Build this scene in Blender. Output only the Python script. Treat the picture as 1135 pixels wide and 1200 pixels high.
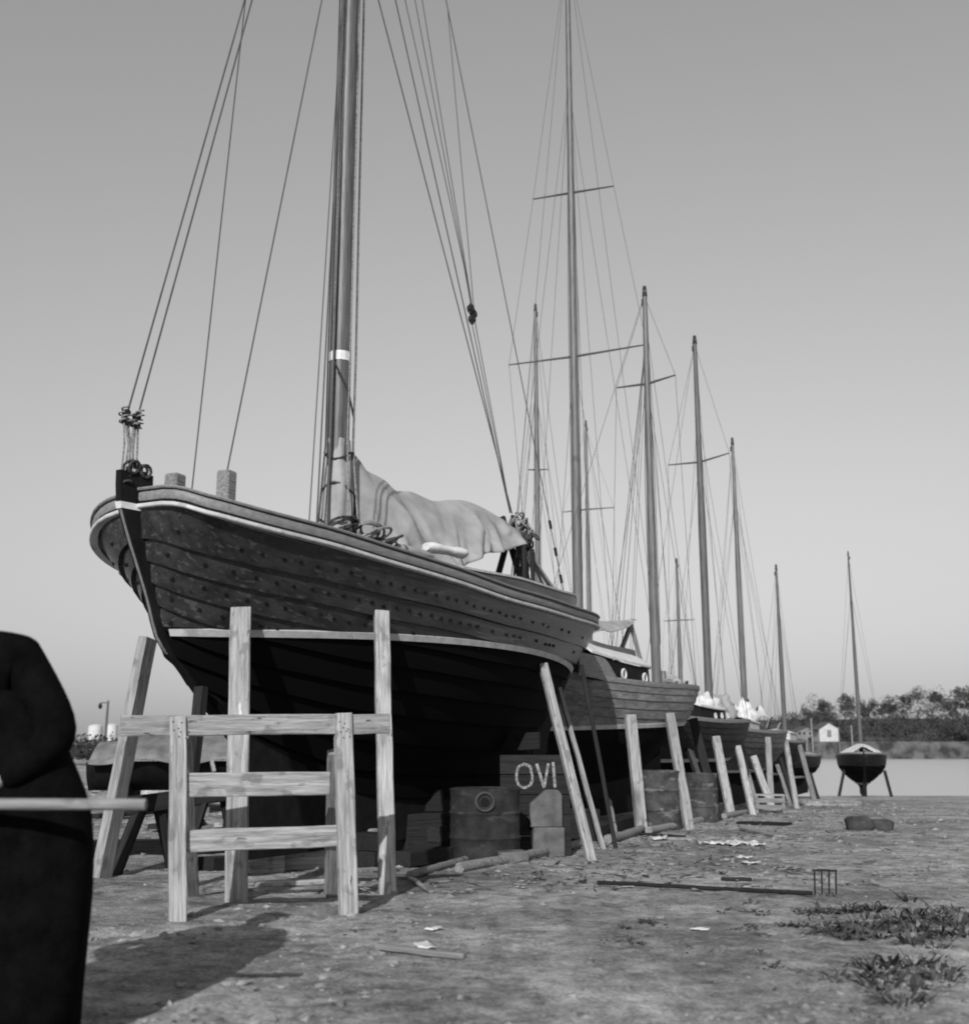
import bpy, bmesh, math, random
from mathutils import Vector, Matrix, noise
for o in list(bpy.data.objects): bpy.data.objects.remove(o, do_unlink=True)
scene = bpy.context.scene
C = scene.collection
R = math.radians
rnd = random.Random(7)

# ------------------------------------------------------------------ camera, sky, sun, exposure
EYE = 1.02
PITCH = math.atan(268 / 1300)
FPX, U0, V0 = 1300.0, 567.5, 600.0
cam = bpy.data.cameras.new('camera'); cam_o = bpy.data.objects.new('camera', cam); C.objects.link(cam_o)
cam_o.location = (0, 0, EYE); cam_o.rotation_euler = (R(90) + PITCH, 0, 0)
cam.sensor_fit = 'HORIZONTAL'; cam.sensor_width = 36; cam.lens = 36 * FPX / 1135
cam.clip_start = .05; cam.clip_end = 6000
cam.dof.use_dof = True; cam.dof.focus_distance = 11.0; cam.dof.aperture_fstop = 2.2
scene.camera = cam_o
scene.cycles.filter_width = 1.9          # an old, slightly soft print

SUN_AZ, SUN_EL = 11.0, 28.0            # shadows run away from the camera, a little to the right
sun_dir = Vector((-math.sin(R(SUN_AZ)) * math.cos(R(SUN_EL)), -math.cos(R(SUN_AZ)) * math.cos(R(SUN_EL)), math.sin(R(SUN_EL))))
w = bpy.data.worlds.new('World'); scene.world = w; w.use_nodes = True
nt = w.node_tree; nt.nodes.clear()
sky = nt.nodes.new('ShaderNodeTexSky'); sky.sky_type = 'NISHITA'; sky.sun_disc = False
sky.sun_elevation = R(SUN_EL); sky.sun_rotation = math.atan2(sun_dir.x, sun_dir.y)
sky.dust_density = 0.3; sky.air_density = 3.1; sky.ozone_density = 1.0
# panchromatic-blue film: the sky is seen through one grey channel
sep = nt.nodes.new('ShaderNodeSeparateColor'); nt.links.new(sky.outputs[0], sep.inputs[0])
def wmath(op, a, b):
    n = nt.nodes.new('ShaderNodeMath'); n.operation = op
    for i, v in enumerate((a, b)):
        if isinstance(v, (int, float)): n.inputs[i].default_value = v
        else: nt.links.new(v, n.inputs[i])
    return n.outputs[0]
grey = wmath('ADD', wmath('ADD', wmath('MULTIPLY', sep.outputs[0], .25), wmath('MULTIPLY', sep.outputs[1], .35)), wmath('MULTIPLY', sep.outputs[2], .40))
bg = nt.nodes.new('ShaderNodeBackground'); bg.inputs['Strength'].default_value = .095
nt.links.new(grey, bg.inputs['Color'])
wo = nt.nodes.new('ShaderNodeOutputWorld'); nt.links.new(bg.outputs[0], wo.inputs[0])
sl = bpy.data.lights.new('sun', 'SUN'); sl.energy = 4.0; sl.angle = R(.55); sl.color = (1, 1, 1)
so = bpy.data.objects.new('sun', sl); C.objects.link(so); so.rotation_euler = sun_dir.to_track_quat('Z', 'Y').to_euler()
scene.view_settings.view_transform = 'Standard'; scene.view_settings.look = 'None'
scene.view_settings.gamma = 1; scene.view_settings.use_curve_mapping = False
scene.view_settings.exposure = 0.12

# ------------------------------------------------------------------ survey helpers
def ray(u, v):
    x, y = (u - U0) / FPX, (V0 - v) / FPX
    c, s = math.cos(PITCH), math.sin(PITCH)
    return Vector((x, c - y * s, s + y * c))
def at(u, v, Y):
    r = ray(u, v); return Vector((0, 0, EYE)) + r * (Y / r.y)
def lerp(a, b, t): return a + (b - a) * t
def sstep(a, b, x):
    t = min(max((x - a) / (b - a), 0), 1); return t * t * (3 - 2 * t)
def interp(pts, x):
    if x <= pts[0][0]: return pts[0][1]
    n = len(pts)
    if x >= pts[-1][0]: return pts[-1][1]
    for i in range(n - 1):
        x0, y0 = pts[i]; x1, y1 = pts[i + 1]
        if x <= x1:
            h = x1 - x0; d = (y1 - y0) / h
            def slope(j):
                if j == 0: return (pts[1][1] - pts[0][1]) / (pts[1][0] - pts[0][0])
                if j == n - 1: return (pts[-1][1] - pts[-2][1]) / (pts[-1][0] - pts[-2][0])
                a = (pts[j][1] - pts[j - 1][1]) / (pts[j][0] - pts[j - 1][0]); b = (pts[j + 1][1] - pts[j][1]) / (pts[j + 1][0] - pts[j][0])
                return 0 if a * b <= 0 else 2 * a * b / (a + b)
            m0, m1 = slope(i), slope(i + 1); t = (x - x0) / h
            return (2*t**3-3*t*t+1)*y0 + (t**3-2*t*t+t)*h*m0 + (-2*t**3+3*t*t)*y1 + (t**3-t*t)*h*m1
GPROF = [(-50, .6), (0, 0), (13, -.22), (22, -.46), (33, -.84), (46, -1.25), (60, -1.85), (75, -3.6), (90, -4.2), (4000, -5)]
def gbase(x, y):
    z = interp(GPROF, y)
    k = sstep(-1.9, -4.2, x)
    zl = -.06 - .001 * max(y, 0)
    return lerp(z, max(zl, z), k)
def gz(x, y):
    z = gbase(x, y)
    if y < 60:
        z += .03 * noise.noise(Vector((x * .7, y * .7, 3))) + .018 * noise.noise(Vector((x * 2.3, y * 2.3, 8))) + .016 * max(0, noise.noise(Vector((x * 4.1, y * 4.1, 5)))) + .010 * noise.noise(Vector((x * 8, y * 8, 1)))
    return z
def spot(u, v):
    r = ray(u, v); o = Vector((0, 0, EYE)); t = 3.0
    for _ in range(6000):
        p = o + r * t
        if p.z <= gbase(p.x, p.y): break
        t += .01
    p.z = gz(p.x, p.y); return p

# ------------------------------------------------------------------ materials (a grey photograph: every colour is a grey)
def mat(name, lo, hi=None, scale=4, stretch=(1, 1, 1), rough=.8, bump=0, bscale=None, detail=6, contrast=(.35, .65), spec=.3, coord='Object', extra=None, rand=0):
    m = bpy.data.materials.new(name); m.use_nodes = True; n = m.node_tree; N = n.nodes; Lk = n.links
    b = N['Principled BSDF']; b.inputs['Roughness'].default_value = rough; b.inputs['Specular IOR Level'].default_value = spec
    tc = N.new('ShaderNodeTexCoord'); mp = N.new('ShaderNodeMapping'); mp.inputs['Scale'].default_value = stretch
    Lk.new(tc.outputs[coord], mp.inputs['Vector'])
    oi = N.new('ShaderNodeObjectInfo'); vm = N.new('ShaderNodeVectorMath'); vm.operation = 'ADD'
    sc = N.new('ShaderNodeMath'); sc.operation = 'MULTIPLY'; sc.inputs[1].default_value = 37.0
    Lk.new(oi.outputs['Random'], sc.inputs[0]); Lk.new(mp.outputs[0], vm.inputs[0]); Lk.new(sc.outputs[0], vm.inputs[1])
    no = N.new('ShaderNodeTexNoise'); no.inputs['Scale'].default_value = scale; no.inputs['Detail'].default_value = detail; no.inputs['Roughness'].default_value = .62
    Lk.new(vm.outputs[0], no.inputs['Vector'])
    rp = N.new('ShaderNodeValToRGB'); hi = lo if hi is None else hi
    rp.color_ramp.elements[0].position = contrast[0]; rp.color_ramp.elements[1].position = contrast[1]
    rp.color_ramp.elements[0].color = (lo, lo, lo, 1); rp.color_ramp.elements[1].color = (hi, hi, hi, 1)
    Lk.new(no.outputs['Fac'], rp.inputs[0]); col = rp.outputs[0]
    if rand:
        mm = N.new('ShaderNodeMapRange'); mm.inputs['To Min'].default_value = 1 - rand; mm.inputs['To Max'].default_value = 1 + rand
        Lk.new(oi.outputs['Random'], mm.inputs['Value'])
        mx = N.new('ShaderNodeMix'); mx.data_type = 'RGBA'; mx.blend_type = 'MULTIPLY'; mx.inputs[0].default_value = 1
        Lk.new(col, mx.inputs[6]); Lk.new(mm.outputs[0], mx.inputs[7]); col = mx.outputs[2]
    if extra: col = extra(N, Lk, tc, col, vm)
    Lk.new(col, b.inputs['Base Color'])
    if bump:
        n2 = N.new('ShaderNodeTexNoise'); n2.inputs['Scale'].default_value = bscale or scale * 3; n2.inputs['Detail'].default_value = 5
        Lk.new(vm.outputs[0], n2.inputs['Vector'])
        bp = N.new('ShaderNodeBump'); bp.inputs['Strength'].default_value = bump; bp.inputs['Distance'].default_value = .02
        Lk.new(n2.outputs['Fac'], bp.inputs['Height']); Lk.new(bp.outputs[0], b.inputs['Normal'])
    return m
def overlay(scale, stretch, lo, pos, dark):
    """scatter of darker (or lighter) blotches with their own shape"""
    def f(N, Lk, tc, col, vm):
        mp = N.new('ShaderNodeMapping'); mp.inputs['Scale'].default_value = stretch; Lk.new(vm.outputs[0], mp.inputs[0])
        no = N.new('ShaderNodeTexNoise'); no.inputs['Scale'].default_value = scale; no.inputs['Detail'].default_value = 3; Lk.new(mp.outputs[0], no.inputs['Vector'])
        rp = N.new('ShaderNodeValToRGB'); rp.color_ramp.elements[0].position = pos; rp.color_ramp.elements[1].position = pos + .08
        rp.color_ramp.elements[0].color = (0, 0, 0, 1); rp.color_ramp.elements[1].color = (1, 1, 1, 1); Lk.new(no.outputs['Fac'], rp.inputs[0])
        mx = N.new('ShaderNodeMix'); mx.data_type = 'RGBA'; mx.inputs[7].default_value = (dark, dark, dark, 1)
        ml = N.new('ShaderNodeMath'); ml.operation = 'MULTIPLY'; ml.inputs[1].default_value = lo; Lk.new(rp.outputs[0], ml.inputs[0])
        Lk.new(ml.outputs[0], mx.inputs[0]); Lk.new(col, mx.inputs[6]); return mx.outputs[2]
    return f
def two_tone(zw, below, slope=0, blotch=None):
    """dark bottom paint under the waterline of a hull (object z)"""
    def f(N, Lk, tc, col, vm):
        if blotch: col = blotch(N, Lk, tc, col, vm)
        sp = N.new('ShaderNodeSeparateXYZ'); Lk.new(tc.outputs['Object'], sp.inputs[0])
        a = N.new('ShaderNodeMath'); a.operation = 'MULTIPLY'; a.inputs[1].default_value = slope; Lk.new(sp.outputs[0], a.inputs[0])
        s = N.new('ShaderNodeMath'); s.operation = 'SUBTRACT'; Lk.new(sp.outputs[2], s.inputs[0]); Lk.new(a.outputs[0], s.inputs[1])
        g = N.new('ShaderNodeMath'); g.operation = 'GREATER_THAN'; g.inputs[1].default_value = zw; Lk.new(s.outputs[0], g.inputs[0])
        mx = N.new('ShaderNodeMix'); mx.data_type = 'RGBA'; mx.inputs[6].default_value = (below, below, below, 1)
        Lk.new(g.outputs[0], mx.inputs[0]); Lk.new(col, mx.inputs[7])
        b = N['Principled BSDF']
        for nm, lo_ in (('Specular IOR Level', .06), ('Roughness', .9)):
            r_ = N.new('ShaderNodeMapRange'); r_.inputs['To Min'].default_value = lo_; r_.inputs['To Max'].default_value = b.inputs[nm].default_value; Lk.new(g.outputs[0], r_.inputs['Value']); Lk.new(r_.outputs[0], b.inputs[nm])
        return mx.outputs[2]
    return f
GRAIN = (.6, 9, 9)
M = {}
def stains(N, Lk, tc, col, vm):
    col = overlay(2.2, (5, .5, .5), .6, .58, .12)(N, Lk, tc, col, vm)
    col = overlay(1.0, (1.2, .12, .12), .75, .62, .09)(N, Lk, tc, col, vm)
    col = overlay(1.6, (.2, 3.0, 3.0), .85, .64, .03)(N, Lk, tc, col, vm)
    col = overlay(4.5, (1.5, .35, .35), .8, .70, .62)(N, Lk, tc, col, vm)
    return overlay(3.2, (4, .9, .9), .95, .67, .02)(N, Lk, tc, col, vm)
M['board'] = mat('pale_timber', .20, .44, 5, GRAIN, .88, .5, 14, extra=stains, rand=.2)
M['board_grey'] = mat('grey_timber', .13, .27, 5, GRAIN, .88, .4, 14, extra=overlay(2.0, (5, .5, .5), .5, .6, .07), rand=.25)
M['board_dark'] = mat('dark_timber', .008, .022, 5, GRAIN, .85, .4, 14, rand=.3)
M['spar'] = mat('varnished_spar', .07, .15, 4, (9, 9, .5), .45, .15, 10, spec=.4, extra=overlay(2, (2, 2, .6), .5, .62, .08), rand=.3)
M['spar_dark'] = mat('dark_spar', .06, .12, 4, (9, 9, .5), .5, .15, 10, rand=.2)
M['wire'] = mat('rigging_wire', .05, .08, 5, rough=.6)
M['rope'] = mat('rope', .12, .32, 40, rough=.95, bump=.5, bscale=120)
M['rope_dark'] = mat('tarred_rope', .03, .08, 40, rough=.95, bump=.5, bscale=120)
M['canvas'] = mat('canvas', .25, .36, 3, rough=.95, bump=.12, bscale=60, spec=.1, extra=overlay(3, (1, 1, 1), .4, .6, .24))
for nm_ in ('canvas', 'canvas_white'):
    N_ = M[nm_].node_tree.nodes if nm_ in M else None
    if N_:
        rg = N_.new('ShaderNodeTexNoise'); rg.noise_type = 'RIDGED_MULTIFRACTAL'; rg.inputs['Scale'].default_value = 2.6; rg.inputs['Detail'].default_value = 3; rg.inputs['Roughness'].default_value = .35; rg.inputs['Distortion'].default_value = .6
        tc_ = N_.new('ShaderNodeTexCoord'); M[nm_].node_tree.links.new(tc_.outputs['Object'], rg.inputs['Vector'])
        b_ = N_.new('ShaderNodeBump'); b_.inputs['Strength'].default_value = .55; b_.inputs['Distance'].default_value = .05; M[nm_].node_tree.links.new(rg.outputs['Fac'], b_.inputs['Height'])
        old = [l for l in M[nm_].node_tree.links if l.to_socket.name == 'Normal' and l.to_node.type == 'BSDF_PRINCIPLED'][0].from_socket
        M[nm_].node_tree.links.new(old, b_.inputs['Normal']); M[nm_].node_tree.links.new(b_.outputs[0], N_['Principled BSDF'].inputs['Normal'])
M['canvas_white'] = mat('white_canvas', .48, .62, 5, rough=.95, bump=.2, bscale=40, spec=.1)
M['canvas_old'] = mat('weathered_canvas', .11, .21, 3, rough=.95, bump=.12, bscale=60, spec=.1, extra=overlay(4, (.3, 2, 2), .6, .56, .12))
M['white'] = mat('white_paint', .55, .74, 7, rough=.6, bump=.08, extra=overlay(9, (1, 1, 1), .5, .60, .30))
M['cream'] = mat('faded_white_paint', .36, .52, 7, rough=.6, bump=.08, extra=overlay(9, (1, 1, 1), .5, .60, .2))
M['letter'] = mat('chalky_paint', .10, .34, 30, rough=.9)
M['rail'] = mat('rail_paint', .14, .22, 8, (.6, 5, 5), .5, .15, 30)
M['black'] = mat('black_paint', .005, .012, 6, rough=.75, bump=.1, spec=.15)
M['iron'] = mat('iron', .008, .025, 15, rough=.7, bump=.3)
M['galv'] = mat('galvanised_iron', .2, .32, 15, rough=.6, bump=.2)
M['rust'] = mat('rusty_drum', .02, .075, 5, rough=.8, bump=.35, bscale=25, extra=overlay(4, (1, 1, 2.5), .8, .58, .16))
M['rust_dark'] = mat('dark_drum', .008, .03, 5, rough=.85, bump=.35, bscale=25, extra=overlay(4, (1, 1, 2.5), .6, .58, .06))  # darker copy of the rusty drum, for the one under the hull
M['concrete'] = mat('concrete', .07, .14, 6, rough=.9, bump=.4, bscale=40)
M['stone'] = mat('stone', .10, .26, 6, rough=.9, bump=.5, bscale=25, rand=.35)
M['chip'] = mat('wood_chips', .02, .34, 9, rough=.9, contrast=(.44, .64))
M['glass'] = mat('porthole_glass', .01, .02, 3, rough=.08, spec=.5)
M['deck'] = mat('deck_boards', .25, .40, 6, (.5, 9, 9), .8, .2, 20)
M['coaming'] = mat('coaming_varnish', .05, .10, 4, (.6, 8, 8), .35, .15, 20)
M['cloth_black'] = mat('black_wool', .002, .005, 12, rough=1, bump=.3, bscale=90, spec=.05)
M['skin'] = mat('skin', .30, .38, 12, rough=.6)
M['hair'] = mat('hair', .02, .04, 60, rough=.7)
M['leaf'] = mat('weed_leaf', .02, .075, 2.5, rough=.7, coord='Object')
M['wood_far'] = mat('far_foliage', .025, .08, .22, rough=.9, coord='Object', contrast=(.38, .62))
M['roof'] = mat('dark_roof', .06, .10, 1, rough=.8)
M['wall_white'] = mat('white_boarding', .40, .50, 2, rough=.8)
M['tank'] = mat('tank_paint', .5, .62, .4, rough=.6)

def ground_mat():
    m = bpy.data.materials.new('trodden_sand'); m.use_nodes = True; n = m.node_tree; N = n.nodes; Lk = n.links
    b = N['Principled BSDF']; b.inputs['Roughness'].default_value = .95; b.inputs['Specular IOR Level'].default_value = .1
    tc = N.new('ShaderNodeTexCoord')
    def nz(s, d, r=.6):
        x = N.new('ShaderNodeTexNoise'); x.inputs['Scale'].default_value = s; x.inputs['Detail'].default_value = d; x.inputs['Roughness'].default_value = r
        Lk.new(tc.outputs['Object'], x.inputs['Vector']); return x.outputs['Fac']
    def ramp(fac, p0, c0, p1, c1):
        r = N.new('ShaderNodeValToRGB'); e = r.color_ramp.elements
        e[0].position = p0; e[1].position = p1; e[0].color = (c0, c0, c0, 1); e[1].color = (c1, c1, c1, 1); Lk.new(fac, r.inputs[0]); return r.outputs[0]
    def mul(a, c):
        x = N.new('ShaderNodeMix'); x.data_type = 'RGBA'; x.blend_type = 'MULTIPLY'; x.inputs[0].default_value = 1; Lk.new(a, x.inputs[6]); Lk.new(c, x.inputs[7]); return x.outputs[2]
    base = ramp(nz(.55, 6), .36, .24, .66, .54)
    base = mul(base, ramp(nz(5, 8, .75), .36, .42, .62, 1.25))
    base = mul(base, ramp(nz(45, 4, .7), .35, .6, .62, 1.15))
    v = N.new('ShaderNodeTexVoronoi'); v.inputs['Scale'].default_value = 26; Lk.new(tc.outputs['Object'], v.inputs['Vector'])
    base = mul(base, ramp(v.outputs['Distance'], .05, .72, .3, 1.05))
    Lk.new(base, b.inputs['Base Color'])
    h = N.new('ShaderNodeMath'); h.operation = 'ADD'; Lk.new(nz(9, 8, .7), h.inputs[0]); Lk.new(nz(60, 4, .7), h.inputs[1])
    bp = N.new('ShaderNodeBump'); bp.inputs['Strength'].default_value = .8; bp.inputs['Distance'].default_value = .045
    Lk.new(h.outputs[0], bp.inputs['Height']); Lk.new(bp.outputs[0], b.inputs['Normal'])
    return m
M['ground'] = ground_mat()
def water_mat():
    m = bpy.data.materials.new('harbour_water'); m.use_nodes = True; N = m.node_tree.nodes; Lk = m.node_tree.links
    b = N['Principled BSDF']; b.inputs['Base Color'].default_value = (.42, .42, .42, 1); b.inputs['Specular IOR Level'].default_value = .9; b.inputs['Roughness'].default_value = .3; b.inputs['IOR'].default_value = 1.33  # bright glare is put into the pale base colour
    tc = N.new('ShaderNodeTexCoord'); no = N.new('ShaderNodeTexNoise'); no.inputs['Scale'].default_value = .9; no.inputs['Detail'].default_value = 4
    Lk.new(tc.outputs['Object'], no.inputs['Vector']); bp = N.new('ShaderNodeBump'); bp.inputs['Strength'].default_value = .12; bp.inputs['Distance'].default_value = .05
    Lk.new(no.outputs['Fac'], bp.inputs['Height']); Lk.new(bp.outputs[0], b.inputs['Normal']); return m
M['water'] = water_mat()

# ------------------------------------------------------------------ mesh helpers
class MB:
    def __init__(s): s.v = []; s.f = []
    def add(s, vs, fs):
        o = len(s.v); s.v += [tuple(p) for p in vs]; s.f += [tuple(i + o for i in f) for f in fs]
    def box(s, lo, hi, mtx=None):
        x0, y0, z0 = lo; x1, y1, z1 = hi
        vs = [Vector(p) for p in ((x0,y0,z0),(x1,y0,z0),(x1,y1,z0),(x0,y1,z0),(x0,y0,z1),(x1,y0,z1),(x1,y1,z1),(x0,y1,z1))]
        if mtx: vs = [mtx @ p for p in vs]
        s.add(vs, [(0,3,2,1),(4,5,6,7),(0,1,5,4),(1,2,6,5),(2,3,7,6),(3,0,4,7)])
    def grid(s, rows):
        n = len(rows[0]); s.add([p for r in rows for p in r], [(i*n+j, i*n+j+1, (i+1)*n+j+1, (i+1)*n+j) for i in range(len(rows)-1) for j in range(n-1)])
    def tube(s, pts, r, n=6, cap=True):
        pts = [Vector(p) for p in pts]; rows = []
        rr = r if isinstance(r, (list, tuple)) else [r] * len(pts); up = None
        for i, p in enumerate(pts):
            d = (pts[min(i+1, len(pts)-1)] - pts[max(i-1, 0)]).normalized()
            if up is None: up = Vector((0,0,1)) if abs(d.z) < .9 else Vector((1,0,0))
            a = d.cross(up).normalized(); b = d.cross(a).normalized(); up = -b
            rows.append([p + (a*math.cos(k*2*math.pi/n) + b*math.sin(k*2*math.pi/n)) * rr[i] for k in range(n)])
        s.loft(rows, cap)
    def loft(s, rows, cap=True):
        n = len(rows[0]); o = len(s.v)
        s.v += [tuple(p) for r in rows for p in r]
        for i in range(len(rows)-1):
            for j in range(n): s.f.append((o+i*n+j, o+i*n+(j+1)%n, o+(i+1)*n+(j+1)%n, o+(i+1)*n+j))
        if cap: s.f.append(tuple(o+j for j in range(n))[::-1]); s.f.append(tuple(o+(len(rows)-1)*n+j for j in range(n)))
    def build(s, name, m, parent=None, smooth=None, bevel=0, mtx=None):
        me = bpy.data.meshes.new(name); me.from_pydata(s.v, [], s.f); me.validate(); me.update()
        bm = bmesh.new(); bm.from_mesh(me)
        bmesh.ops.recalc_face_normals(bm, faces=bm.faces); bm.to_mesh(me); bm.free()
        me.materials.append(M[m] if isinstance(m, str) else m)
        o = bpy.data.objects.new(name, me); C.objects.link(o)
        if smooth is not None:
            for p in me.polygons: p.use_smooth = True
            me.set_sharp_from_angle(angle=R(smooth))
        if bevel:
            b = o.modifiers.new('bevel', 'BEVEL'); b.width = bevel; b.segments = 1; b.limit_method = 'ANGLE'
        if parent: o.parent = parent
        if mtx: o.matrix_world = mtx
        return o
def tag(o, label=None, cat=None, group=None, kind=None):
    for k, v in (('label', label), ('category', cat), ('group', group), ('kind', kind)):
        if v: o[k] = v
    return o
def empty(name, loc, rz=0, label=None, cat=None, group=None):
    o = bpy.data.objects.new(name, None); C.objects.link(o); o.location = loc; o.rotation_euler = (0, 0, rz); o.empty_display_size = .2
    return tag(o, label, cat, group)
def board(name, p0, p1, wd, th, face=(0, -1, 0), m='board', parent=None, taper=1.0, pointed=False, wob=.004):
    """a sawn board from p0 to p1, its wide side turned towards face; local x runs along the grain"""
    p0, p1 = Vector(p0), Vector(p1); d = p1 - p0; L = d.length; x = d.normalized()
    z = Vector(face); z = (z - x * z.dot(x)).normalized(); y = z.cross(x)
    n = max(3, int(L / .25)); rows = []
    for i in range(n + 1):
        t = i / n; k = lerp(1, taper, t)
        if pointed and i == n: k *= .15
        oy, oz = rnd.uniform(-wob, wob), rnd.uniform(-wob, wob)
        a, b = wd / 2 * k * rnd.uniform(.985, 1.015), th / 2 * (k if pointed else 1)
        rows.append([Vector((t * L, sy * a + oy, sz * b + oz)) for sy, sz in ((-1,-1),(1,-1),(1,1),(-1,1))])
    mb = MB(); mb.loft(rows)
    mtx = Matrix((x, y, z)).transposed().to_4x4(); mtx.translation = p0
    o = mb.build(name, m, None, bevel=.006)
    if parent: o.parent = parent; o.matrix_basis = mtx
    else: o.matrix_basis = mtx
    return o

# ------------------------------------------------------------------ the ground, water, far shore
def axis(dense0, dense1, step, lo, hi, k=1.16):
    a = [dense0 + i * step for i in range(int((dense1 - dense0) / step) + 1)]
    s = step
    while a[-1] < hi: s *= k; a.append(a[-1] + s)
    s = step
    while a[0] > lo: s *= k; a.insert(0, a[0] - s)
    return a
gx = axis(-5, 8, .07, -900, 900); gy = axis(3.2, 20, .07, -40, 1500, 1.08)
mb = MB(); mb.grid([[(x, y, gz(x, y)) for x in gx] for y in gy])
tag(mb.build('ground', 'ground', smooth=60), 'trodden pale sandy ground of the boatyard', kind='structure')
mb = MB(); mb.add([(-200, 40, -2.75), (2500, 40, -2.75), (2500, 3000, -2.75), (-200, 3000, -2.75)], [(0, 1, 2, 3)])
tag(mb.build('water', 'water'), 'calm bright harbour water behind the boats', kind='structure')
HX, HY = 0, 250
def hillz(x, y):
    k = sstep(52, 80, x) * sstep(250, 330, y)
    return -3.2 + k * (9.5 + 1.6 * noise.noise(Vector((x * .03, y * .03, 2)))) + .9 * sstep(240, 246, y)
mb = MB(); mb.grid([[(x, y, hillz(x, y)) for x in [10 + 6 * i for i in range(70)]] for y in [236 + 6 * j for j in range(40)]])
tag(mb.build('far_hill', mat('hill_grass', .03, .08, .2, rough=.95), smooth=60), 'low grassy hill on the far shore', kind='structure')

# ------------------------------------------------------------------ hulls
class Hull:
    def __init__(s, L, Bh, stem, stern, sheer, keel, e=(1.5, .95, .5), sect=((0, .05), (.12, .17), (.3, .5), (.5, .8), (.72, .96), (1, 1)), tp=.92, e2=None, heel=0):
        s.heel = heel
        s.L, s.Bh, s.stem, s.stern, s.sheer, s.keel, s.e, s.sect, s.tp, s.e2 = L, Bh, stem, stern, sheer, keel, e, list(sect), tp, e2
    def wt(s, t): return s.Bh * max(math.sin(math.pi * t ** s.tp), 0) ** (s.e[2] if not s.e2 or t ** s.tp <= .5 else s.e2[2]) + .02
    def zs(s, t): return interp(s.sheer, t) - (s.heel * s.wt(t) if s.heel else 0)
    def zk(s, t): return interp(s.keel, t)
    def S(s, t, q, side=-1):
        zk, zs = s.zk(t), s.zs(t); z = zk + (zs - zk) * q
        a0, a1 = interp(s.stem, z), interp(s.stern, z); a = a0 + (a1 - a0) * t
        e = interp([(0, s.e[0]), (.5, s.e[1]), (1, s.e[2])], q)
        if s.e2 and t ** s.tp > .5: e = interp([(0, s.e2[0]), (.5, s.e2[1]), (1, s.e2[2])], q)
        w = s.Bh * interp(s.sect, q) * max(math.sin(math.pi * t ** s.tp), 0) ** e + .02
        return Vector((a, side * w, z - s.heel * side * w))
    def N(s, t, q, side=-1):
        t = min(max(t, .004), .996); q = min(max(q, .01), .99); h = .004
        du = s.S(t + h, q, side) - s.S(t - h, q, side); dv = s.S(t, q + h, side) - s.S(t, q - h, side)
        n = du.cross(dv).normalized()
        return n if n.y * side > 0 else -n
    def H(s, t, side=-1):
        n = s.N(t, .985, side); n.z = 0; return n.normalized()
    def q_at(s, t, z):
        zk, zs = s.zk(t), s.zs(t); return (z - zk) / (zs - zk)
def tlist(n, a=0, b=1): return [a + (b - a) * (.5 - .5 * math.cos(math.pi * i / n)) for i in range(n + 1)]
def planks(root, H, levels, th, m, n=36, name='plank', ov=.012):
    for side in (-1, 1):
        for k in range(len(levels) - 1):
            lo, hi = levels[k], levels[k + 1]; rows = [[], [], [], [], []]
            for t in tlist(n):
                ql = max(lo - ov, 0)
                N0, N1, N2 = H.N(t, ql, side), H.N(t, (lo + hi) / 2, side), H.N(t, hi, side)
                p0, p1, p2 = H.S(t, ql, side), H.S(t, (lo + hi) / 2, side), H.S(t, hi, side)
                rows[0].append(p0 - N0 * .004); rows[1].append(p0 + N0 * th); rows[2].append(p1 + N1 * th * .62); rows[3].append(p2 + N2 * .003); rows[4].append(p2 - N2 * .01)
            mb = MB(); mb.grid(rows); mb.build(name, m, root, smooth=50)
def sweep(root, name, H, sec, m, sides=(-1, 1), n=44, zoff=0, t0=0, t1=1):
    for side in sides:
        rows = []
        for t in tlist(n, t0, t1):
            b = H.S(t, 1, side); h = H.H(t, side)
            rows.append([b + h * o + Vector((0, 0, u + zoff)) for o, u in sec])
        mb = MB(); mb.loft(rows); mb.build(name, m, root, smooth=40)
def stripe(root, name, H, zc, half, off, m, n=44, slope=0, t0=.004, t1=.996):
    for side in (-1, 1):
        rows = []
        for t in tlist(n, t0, t1):
            p = H.S(t, .6, side); z = zc + slope * p.x; r = []
            if z + half > H.zs(t): continue
            for dz, k in ((-half, .3), (-half, 1), (half, 1), (half, .3)):
                q = max(H.q_at(t, z + dz), .001); r.append(H.S(t, q, side) + H.N(t, q, side) * off * k)
            rows.append(r)
        mb = MB(); mb.loft(rows); mb.build(name, m, root, smooth=40)
def centre_post(root, name, curve, z0, z1, fwd, aft, hw, m, sign=-1, n=22, tipw=.5, front=None):
    """stem or sternpost: a bent timber on the centre plane that follows curve (z -> a)"""
    rows = []
    for i in range(n + 1):
        z = lerp(z0, z1, i / n); a = interp(curve, z)
        fa = interp(front, z) if front else a + sign * fwd
        rows.append([Vector((fa, -hw * tipw, z)), Vector((fa, hw * tipw, z)), Vector((a - sign * aft, hw, z)), Vector((a - sign * aft, -hw, z))])
    mb = MB(); mb.loft(rows); return mb.build(name, m, root, smooth=35)
def keel(root, H, zb, hw, m, t0=.0, t1=1.0):
    rows = []
    for i in range(25):
        t = lerp(t0, t1, i / 24); p = H.S(t, 0)
        rows.append([Vector((p.x, -hw, p.z + .06)), Vector((p.x, hw, p.z + .06)), Vector((p.x, hw * .8, min(zb, p.z))), Vector((p.x, -hw * .8, min(zb, p.z)))])
    mb = MB(); mb.loft(rows); mb.build('keel', m, root)
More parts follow.
